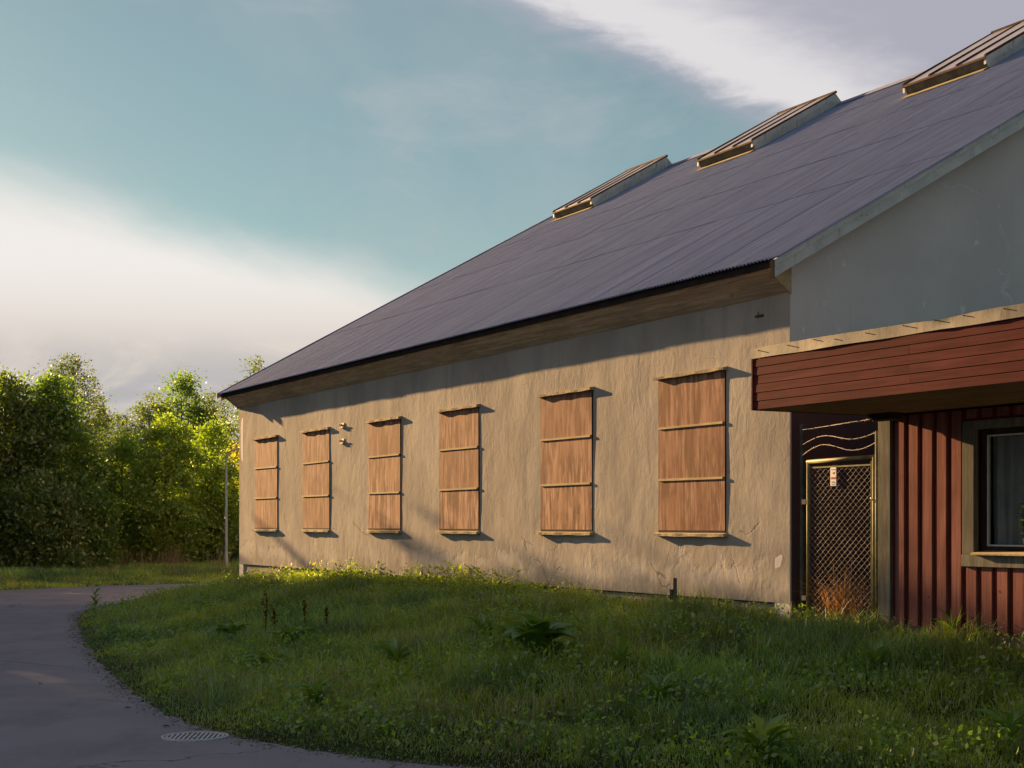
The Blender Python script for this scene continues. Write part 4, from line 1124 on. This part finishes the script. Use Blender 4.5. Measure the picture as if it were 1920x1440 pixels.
def grass_cols(x, y, rs, dry=0.10):
    n = len(x)
    a_ = vnoise(x, y, 1.3, 1); b_ = vnoise(x, y, .45, 2); k = rs.uniform(0, 1, n)
    f = np.clip((.6 * a_ + .4 * b_ - .28) * 1.7 + .75 * (k - .42), 0, 1)[:, None]
    c = np.array((.075, .155, .028)) * (1 - f) + np.array((.390, .460, .050)) * f
    blue = (vnoise(x, y, 1.9, 3) > .58)[:, None] & (rs.uniform(0, 1, (n, 1)) < .7)
    c = np.where(blue, c * np.array((.72, .98, 1.7)), c)
    dr = rs.uniform(0, 1, n) < dry * (0.35 + 4.0 * np.clip(vnoise(x, y, 1.1, 4) - .55, 0, 1) * 2)
    c[dr] = np.array((.27, .21, .11)) * rs.uniform(.6, 1.2, (dr.sum(), 1))
    return c
def dens_bank(x, y): return np.clip((13.0 / y) ** 1.25, 0, 1)
x, y, d, u, t, rs = scatter(1150000, -14, 8.5, 10.5, 46, 100, dens_bank)
n = len(x)
patch = vnoise(x, y, .8, 5); patch2 = vnoise(x, y, .33, 6)
hgt = (.06 + .21 * sst(d, .0, 1.6) * (.30 + 1.1 * patch) * (.35 + 1.1 * patch2)) * rs.uniform(.5, 1.4, n) * (1 + .30 * sst(t, -3.0, -.4))
hgt *= (1 - .25 * sst(u, -1.5, 1.5))
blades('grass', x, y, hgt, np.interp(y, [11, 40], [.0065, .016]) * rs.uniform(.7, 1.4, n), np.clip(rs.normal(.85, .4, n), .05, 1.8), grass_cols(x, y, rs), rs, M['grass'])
gr = bpy.data.objects['grass']; tag(gr, 'unmown green grass covering the bank before the building', 'grass', None, 'stuff')
# taller tufts of arching grass
x, y, d, u, t, rs = scatter(5200, -13, 8.5, 10.5, 40, 101, lambda a_, b_: (vnoise(a_, b_, 1.5, 8) > .45) * 1.0, .35, -.05)
tx = np.repeat(x, 22); ty = np.repeat(y, 22); n = len(tx)
tx = tx + rs.normal(0, .05, n); ty = ty + rs.normal(0, .05, n)
o = blades('grass_tufts', tx, ty, np.repeat(rs.uniform(.22, .46, len(x)), 22) * rs.uniform(.6, 1.15, n), np.interp(ty, [11, 40], [.006, .014]), np.clip(rs.normal(.75, .3, n), .1, 1.5), grass_cols(tx, ty, rs, .16), rs, M['grass'])
tag(o, 'tufts of longer arching grass scattered over the bank', 'grass', None, 'stuff')
# verge on the far side of the road
rs = np.random.RandomState(102)
x = rs.uniform(-26, -4, 240000); y = rs.uniform(44, 66, 240000)
df = seg_dist(x, y, FAR_S); ok = ~in_poly(x, y, ROADP) & (lawn_d(x, y) < 0) & (np.abs(x) < .38 * y + 1) & (df < 9)
x, y, df = x[ok], y[ok], df[ok]; n = len(x)
o = blades('verge_grass', x, y, (.10 + .22 * sst(df, .5, 4)) * rs.uniform(.6, 1.4, n), np.full(n, .022), np.clip(rs.normal(.5, .25, n), .05, 1.2), grass_cols(x, y, rs, .14) * 1.1, rs, M['grass'])
tag(o, 'grass verge along the far side of the road', 'grass', None, 'stuff')
# tan dry stalks at the foot of the saplings
cx_ = []
for pxx, Y, r_, nn in ((305, 58, .9, 500), (325, 58, .5, 320), (225, 58, .8, 420), (265, 59, 1.0, 380), (410, 57, .5, 150)):
    X_, Y_ = at(pxx, Y); cx_.append(np.stack([rs.normal(X_, r_ * .5, nn), rs.normal(Y_, r_ * .5, nn)], 1))
cx_ = np.concatenate(cx_); n = len(cx_)
o = blades('dry_stalks', cx_[:, 0], cx_[:, 1], rs.gamma(3.0, .2, n).clip(.2, 1.3), np.full(n, .016), np.clip(rs.normal(.4, .25, n), .02, 1.0), np.array((.30, .20, .11)) * rs.uniform(.6, 1.3, (n, 1)), rs, M['grass'])
tag(o, 'tan dry stalks and seed heads at the foot of the young trees', 'dry grass', None, 'stuff')

# small-leaved weeds: dense along the sunny wall, sparse over the bank
def weed_leaves(name, x, y, base_h, size, colr, rs, lab):
    z = ground_z(x, y) + base_h
    C = np.stack([x, y, z], 1)
    V = leaf_quads(C, size * rs.uniform(.45, 1.25, len(C)), rs, .5, .55)
    o = link(bpy.data.objects.new(name, face_mesh(name, V, np.arange(len(V)), np.full(len(x), 4), M['leaf'], np.repeat(colr, 4, axis=0))))
    tag(o, lab, 'weeds', None, 'stuff')
rs = np.random.RandomState(110)
nc = 1250
uc = -22.2 + 17.6 * rs.uniform(0, 1, nc) ** 1.25; tc = -np.abs(rs.normal(.12, .75, nc)) * np.clip((1.5 - uc) / 14, .45, 1.4) - .10; hc = rs.uniform(.08, .24, nc) * np.where(rs.uniform(0, 1, nc) < .14, 1.9, 1.0) * (1 - .25 * np.clip(-tc, 0, 2)) * (1 + .2 * (uc < -19))
idx = np.repeat(np.arange(nc), 62); n = len(idx)
uu = uc[idx] + rs.normal(0, .12, n); tt_ = np.minimum(tc[idx] + rs.normal(0, .12, n), -.03); hh = hc[idx] * np.where((uc > -18.0) & (uc < -6), 1.35, 1.0)[idx] * rs.uniform(.15, 1.1, n)
xx = W0.x + U.x * uu + T.x * tt_; yy = W0.y + U.y * uu + T.y * tt_
f = rs.uniform(0, 1, (n, 1)); cc = np.array((.160, .215, .022)) * (1 - f) + np.array((.350, .370, .034)) * f
yel = rs.uniform(0, 1, n) < .05; cc[yel] = np.array((.30, .25, .03))
weed_leaves('wall_weeds', xx, yy, hh, .034, cc, rs, 'yellow-green leafy weeds growing along the foot of the sunlit wall')
x, y, d, u, t, rs = scatter(16000, -13, 8.5, 10.5, 40, 111, lambda a_, b_: (vnoise(a_, b_, 1.1, 9) > .5) * np.clip(16 / b_, 0, 1), .2, -.1)
idx = np.repeat(np.arange(len(x)), 12); n = len(idx)
f = rs.uniform(0, 1, (n, 1)); cc = np.array((.080, .175, .028)) * (1 - f) + np.array((.310, .400, .040)) * f
weed_leaves('bank_weeds', x[idx] + rs.normal(0, .06, n), y[idx] + rs.normal(0, .06, n), rs.uniform(.05, .30, n), .027, cc, rs, 'small-leaved clover and weeds among the grass of the bank')
# low broad-leaved rosettes that break up the grass
x, y, d, u, t, rs = scatter(2600, -13, 8.5, 10.5, 38, 113, lambda a_, b_: np.clip(1.6 * (vnoise(a_, b_, 1.4, 14) - .38), 0, 1) * np.clip(20 / b_, 0, 1), .25, -.15)
NL = 9; nr = len(x); idx = np.repeat(np.arange(nr), NL); n = len(idx)
az = rs.uniform(0, 6.283, n); L_ = np.repeat(rs.uniform(.07, .19, nr), NL) * rs.uniform(.6, 1.2, n); wd_ = L_ * np.repeat(rs.uniform(.16, .34, nr), NL); el = rs.uniform(.25, 1.15, n)
dirx, diry = np.cos(az), np.sin(az); sx, sy = -diry, dirx; zb_ = ground_z(x, y)[idx] + rs.uniform(.02, .14, n)
bx_, by_ = x[idx], y[idx]
def pt(fr, side, lift):
    r_ = L_ * fr * np.cos(el); return np.stack([bx_ + dirx * r_ + sx * side * wd_, by_ + diry * r_ + sy * side * wd_, zb_ + L_ * fr * np.sin(el) * (1 - .45 * fr) + lift * wd_], 1)
V = np.stack([pt(.05, 0, 0), pt(.5, -1, .3), pt(1.0, 0, -.5), pt(.55, 0, -.1), pt(.5, 1, .3)], 1).reshape(-1, 3)
i0 = np.arange(n)[:, None] * 5
lp_ = np.concatenate([i0, i0 + 3, i0 + 2, i0 + 1, i0, i0 + 4, i0 + 2, i0 + 3], 1).ravel()
kf = np.repeat(rs.uniform(0, 1, nr), NL)[:, None]; cc = np.array((.060, .140, .030)) * (1 - kf) + np.array((.300, .380, .045)) * kf
cc *= rs.uniform(.7, 1.25, (n, 1)); brown = rs.uniform(0, 1, n) < .05; cc[brown] = np.array((.22, .12, .05))
o = link(bpy.data.objects.new('broadleaf_weeds', face_mesh('broadleaf_weeds', V, lp_, np.full(n * 2, 4), M['leaf'], np.repeat(cc, 5, axis=0), smooth=False)))
tag(o, 'low plantain and dandelion leaves scattered through the grass of the bank', 'weeds', None, 'stuff')
# tiny flowers
x, y, d, u, t, rs = scatter(900, -8, 8, 10.5, 24, 112, lambda a_, b_: (vnoise(a_, b_, 1.6, 12) > .5) * 1.0, .5, -.3)
idx = np.repeat(np.arange(len(x)), 9); n = len(idx)
pick = np.random.RandomState(7).uniform(0, 1, len(x))
base = np.where((pick < .55)[:, None], np.array((.36, .36, .38)), np.where((pick < .80)[:, None], np.array((.22, .09, .19)), np.array((.36, .25, .03))))
weed_leaves('wild_flowers', x[idx] + rs.normal(0, .018, n), y[idx] + rs.normal(0, .018, n), (.16 + .14 * pick)[idx] + rs.normal(0, .008, n), .0085, base[idx], rs, 'tiny white, purple and yellow wild flowers dotted over the bank')

# single broad-leaved plants
def gpt(px_, py_):
    """ground point under a picture position, found by walking along the sight line"""
    Y = np.linspace(9, 60, 4000); X = (px_ - CX) / FPX * Y; Z = EYE - (py_ - HZ) / FPX * Y
    g = ground_z(X, Y); i = int(np.argmax(Z < g)); return float(X[i]), float(Y[i]), float(g[i])
LM = {'burdock': leaf_mesh('leaf', .42, .13, M['bigleaf'], .45, .3, 6, .08, 2), 'dock': leaf_mesh('leaf', .36, .055, M['bigleaf'], .42, .35, 6, .1, 3), 'small': leaf_mesh('leaf', .22, .045, M['bigleaf'], .4, .3, 5, .1, 4)}
rp2 = random.Random(77)
def plant(name, lab, px_, py_, kind, nleaf, s, group, up=(.1, .9), stalk=0.0):
    if name != 'tall_weed': s *= 1.0; nleaf = int(nleaf * 1.7); stalk += .12
    X_, Y_, Z_ = gpt(px_, py_)
    e = empty(name, (X_, Y_, Z_ - .02), rp2.uniform(0, 6)); tag(e, lab, 'plant', group)
    for i in range(nleaf):
        o = link(bpy.data.objects.new('leaf', LM[kind]), e)
        a_ = i * 2.4 + rp2.uniform(-.3, .3)
        o.location = (math.cos(a_ + 1.57) * .03, math.sin(a_ + 1.57) * .03, stalk * i / nleaf + .02)
        k = s * rp2.uniform(.6, 1.15)
        o.rotation_euler = (rp2.uniform(*up), rp2.uniform(-.25, .25), a_); o.scale = (k, k, k)
    if stalk: MB().tube([(0, 0, 0), (.01, .0, stalk * .6), (.0, .01, stalk * 1.05)], [.008, .006, .003], 6).build('stem', M['bigleaf'], e)
    return e
GPL = 'broad-leaved plants on the bank'
plant('burdock_plant', 'large-leaved burdock against the wall, left of the stake', 1112, 1112, 'burdock', 15, 1.15, GPL, (.1, 1.0), .25)
plant('burdock_plant', 'biggest dark-leaved clump in the middle of the bank', 1010, 1238, 'burdock', 26, 1.0, GPL, (.0, .9), .18)
plant('burdock_plant', 'dark-leaved clump beside the big clump, slightly farther left', 968, 1222, 'dock', 14, 1.1, GPL, (.0, .8), .1)
plant('dock_plant', 'low spreading leafy clump left of the brown seed stalks', 430, 1205, 'burdock', 16, .85, GPL, (-.1, .7), .08)
plant('dock_plant', 'leafy clump at the foot of the tall brown seed stalk', 548, 1215, 'dock', 16, 1.1, GPL, (.0, .8), .08)
plant('dock_plant', 'light green leafy clump below the brown seed stalks', 510, 1262, 'dock', 14, 1.1, GPL, (-.1, .7), .08)
plant('dock_plant', 'dark leafy clump near the upper left of the bank', 385, 1152, 'burdock', 13, .8, GPL, (.0, .8), .08)
plant('dock_plant', 'pale upright-leaved dock left of the centre of the bank', 742, 1265, 'dock', 11, .95, GPL, (.4, 1.2), .08)
plant('dock_plant', 'small upright dock with pale leaves below the fourth window', 905, 1205, 'dock', 9, .8, GPL, (.3, 1.1), .06)
plant('dock_plant', 'leafy clump in the bottom right corner of the picture', 1430, 1432, 'dock', 15, 1.0, GPL, (.1, 1.0), .08)
plant('dock_plant', 'small bright dock in the grass below the annex window', 1640, 1262, 'dock', 8, .7, GPL, (.5, 1.2), .06)
plant('dock_plant', 'small dock in front of the sixth window, low on the bank', 1235, 1325, 'dock', 9, .7, GPL, (.3, 1.1), .06)
plant('dock_plant', 'single tuft of broad blades against the red boards', 1785, 1208, 'dock', 6, .85, GPL, (.7, 1.3), .06)
plant('dock_plant', 'upright pale dock in the grass right of the big clump', 1165, 1252, 'dock', 8, .75, GPL, (.5, 1.2), .06)
plant('dock_plant', 'low bright clump of leaves beneath the light green one', 590, 1330, 'small', 12, 1.1, GPL, (.2, 1.0), .08)
plant('dock_plant', 'bright leafy plant near the bottom right edge of the grass', 1890, 1400, 'dock', 9, .8, GPL, (.4, 1.1), .06)
for (px_, py_, st, lab) in ((662, 1092, .75, 'tall nettle-like weed against the wall below the third window'), (704, 1098, 1.0, 'tallest leafy weed against the wall, right of the third window'), (1050, 1110, .6, 'thin leafy weed against the wall below the fifth window'), (890, 1105, .45, 'short leafy weed at the wall below the fourth window'), (178, 1150, .5, 'sprig with a few leaves at the tip of the bank by the road')):
    plant('tall_weed', lab, px_, py_, 'small', 26, .85, 'tall weeds', (.1, .8), st)
# brown dock seed stalks
def seed_stalk(px_, py_, h, lab, seed):
    X_, Y_, Z_ = gpt(px_, py_); r = random.Random(seed)
    e = empty('dock_seed_stalk', (X_, Y_, Z_ - .02), r.uniform(0, 6)); tag(e, lab, 'seed stalk', 'brown dock seed stalks')
    MB().tube([(0, 0, 0), (.01, 0, h * .5), (.0, .01, h)], [.008, .006, .003], 6).build('stem', M['dock'], e)
    for b in range(5):
        m = MB(); a_ = b * 2.4; z0 = h * (.32 + .13 * b); L = h * (.34 - .045 * b)
        for i in range(46):
            s = r.uniform(0, 1); c = Vector((math.cos(a_) * L * .28 * s, math.sin(a_) * L * .28 * s, z0 + L * s)) + Vector((r.gauss(0, .011), r.gauss(0, .011), r.gauss(0, .012)))
            q = r.uniform(.006, .012); d1_ = Vector((r.gauss(0, 1), r.gauss(0, 1), r.gauss(0, 1))).normalized() * q; d2_ = d1_.cross(Vector((r.gauss(0, 1), r.gauss(0, 1), r.gauss(0, 1)))).normalized() * q
            m.poly([c - d1_, c + d2_, c + d1_, c - d2_])
        m.build('seed_spike', M['dock'], e)
for i, (px_, py_, h, lab) in enumerate(((498, 1205, .78, 'tallest reddish-brown dock seed stalk on the bank'), (514, 1200, .5, 'shorter brown seed stalk touching the tallest one'), (571, 1192, .55, 'brown seed stalk between the two outer ones'), (612, 1190, .42, 'short brown seed stalk, rightmost of the group'))):
    seed_stalk(px_, py_, h, lab, i)
# grey dry weeds along the foot of the red boards
def dry_weed(u_, t_, h, lab, seed):
    r = random.Random(seed); p = B(u_, t_); Z_ = float(ground_z(np.array([p.x]), np.array([p.y]))[0])
    e = empty('dry_weed', (p.x, p.y, Z_ - .02), 0); tag(e, lab, 'dry weed', 'grey dry weeds at the red wall')
    for b in range(7):
        m = MB(); a_ = r.uniform(0, 6.28); sp = r.uniform(.1, .45) * h; hh_ = h * r.uniform(.6, 1.0)
        pts = [(0, 0, 0), (math.cos(a_) * sp * .5, math.sin(a_) * sp * .5, hh_ * .55), (math.cos(a_) * sp, math.sin(a_) * sp, hh_)]
        m.tube(pts, [.004, .003, .002], 4)
        for q in range(7):
            s = r.uniform(.35, 1.0); b0 = Vector((math.cos(a_) * sp * s, math.sin(a_) * sp * s, hh_ * s)); dd = Vector((r.gauss(0, .03), r.gauss(0, .03), r.uniform(.02, .06)))
            m.tube([b0, b0 + dd], [.0026, .004], 4)
        m.build('twig', M['dry_stem'], e)
for i, (u_, h, lab) in enumerate(((1.10, .24, 'grey dry weed at the foot of the grey corner board'), (1.42, .27, 'grey dry weed before the second red board'), (1.72, .24, 'grey dry weed before the third red board'), (2.66, .30, 'tall grey dry weed under the annex window'), (3.02, .36, 'tallest grey dry weed near the right edge of the picture'), (1.0, .22, 'low grey dry weed by the gate post'), (2.48, .24, 'short grey dry weed under the window corner'), (3.22, .3, 'grey dry weed cut by the right edge of the picture'))):
    dry_weed(1.667 + (u_ - 1.0) * .9525, -.17 - .05 * (i % 3), h, lab, i)
# rusty dead grass behind the gate
rs = np.random.RandomState(130); n = 900
uu = np.concatenate([rs.normal(.82, .17, n // 2), rs.normal(1.0, .25, n - n // 2)]); tt_ = rs.uniform(.085, .26, n)
ok = (uu > .36) & (uu < 1.42); uu, tt_ = uu[ok], tt_[ok]; n = len(uu)
xx = W0.x + U.x * uu + T.x * tt_; yy = W0.y + U.y * uu + T.y * tt_
o = blades('dead_grass', xx, yy, rs.uniform(.22, .72, n) * (1 + .30 * (np.abs(uu - .8) < .2)), np.full(n, .007), np.clip(rs.normal(.55, .35, n), .05, 1.6), np.array((.26, .125, .065)) * rs.uniform(.55, 1.35, (n, 1)), rs, M['grass'])
tag(o, 'rusty brown dead grass matted behind the chain-link gate', 'dead grass', None, 'stuff')
# crumbled asphalt and grit along the road edge
rs = np.random.RandomState(140)
ex = np.array(densify([p for p in EDGE_S if p[1] < 36 and p[0] < 4], .02)); pick = rs.randint(0, len(ex), 5200); NG = 5200
gx_ = ex[pick, 0] + rs.normal(-.02, .07, 5200) - rs.exponential(.05, 5200); gy_ = ex[pick, 1] + rs.normal(-.02, .07, 5200)
sz = rs.gamma(2.0, .0032, 5200).clip(.002, .02); base_ = np.array([(1, 0, 0), (0, 1, 0), (-1, 0, 0), (0, -1, 0), (0, 0, .8), (0, 0, -.4)])
V = (base_[None] * rs.uniform(.6, 1.3, (5200, 6, 1)) * sz[:, None, None]) + np.stack([gx_, gy_, np.maximum(ground_z(gx_, gy_), 0.0) + sz * .3], 1)[:, None, :]
fa_ = np.array([(0, 1, 4), (1, 2, 4), (2, 3, 4), (3, 0, 4), (1, 0, 5), (2, 1, 5), (3, 2, 5), (0, 3, 5)])
lp_ = (np.arange(5200)[:, None, None] * 6 + fa_[None]).ravel()
o = link(bpy.data.objects.new('grit', face_mesh('grit', V.reshape(-1, 3), lp_, np.full(5200 * 8, 3), M['grit'])))
tag(o, 'loose grit and crumbled asphalt along the road edge', 'grit', None, 'stuff')
# fallen leaves on the road edge
rl = random.Random(9)
fl = leaf_mesh('leaf', .07, .022, M['rust'], .1, .5, 3, .1, 9)
for (px_, py_, lab) in ((245, 1328, 'curled brown leaf lying on the asphalt left of the grass edge'), (305, 1364, 'dry leaf lying just above the manhole cover'), (78, 1283, 'small pale leaf lying alone on the road'), (290, 1322, 'reddish leaf at the ragged road edge')):
    Y_ = EYE * FPX / (py_ - HZ); o = link(bpy.data.objects.new('fallen_leaf', fl)); o.location = ((px_ - CX) / FPX * Y_, Y_, .008); o.rotation_euler = (R(-20), R(rl.uniform(-10, 10)), rl.uniform(0, 6))
    tag(o, lab, 'leaf', 'fallen leaves on the road')
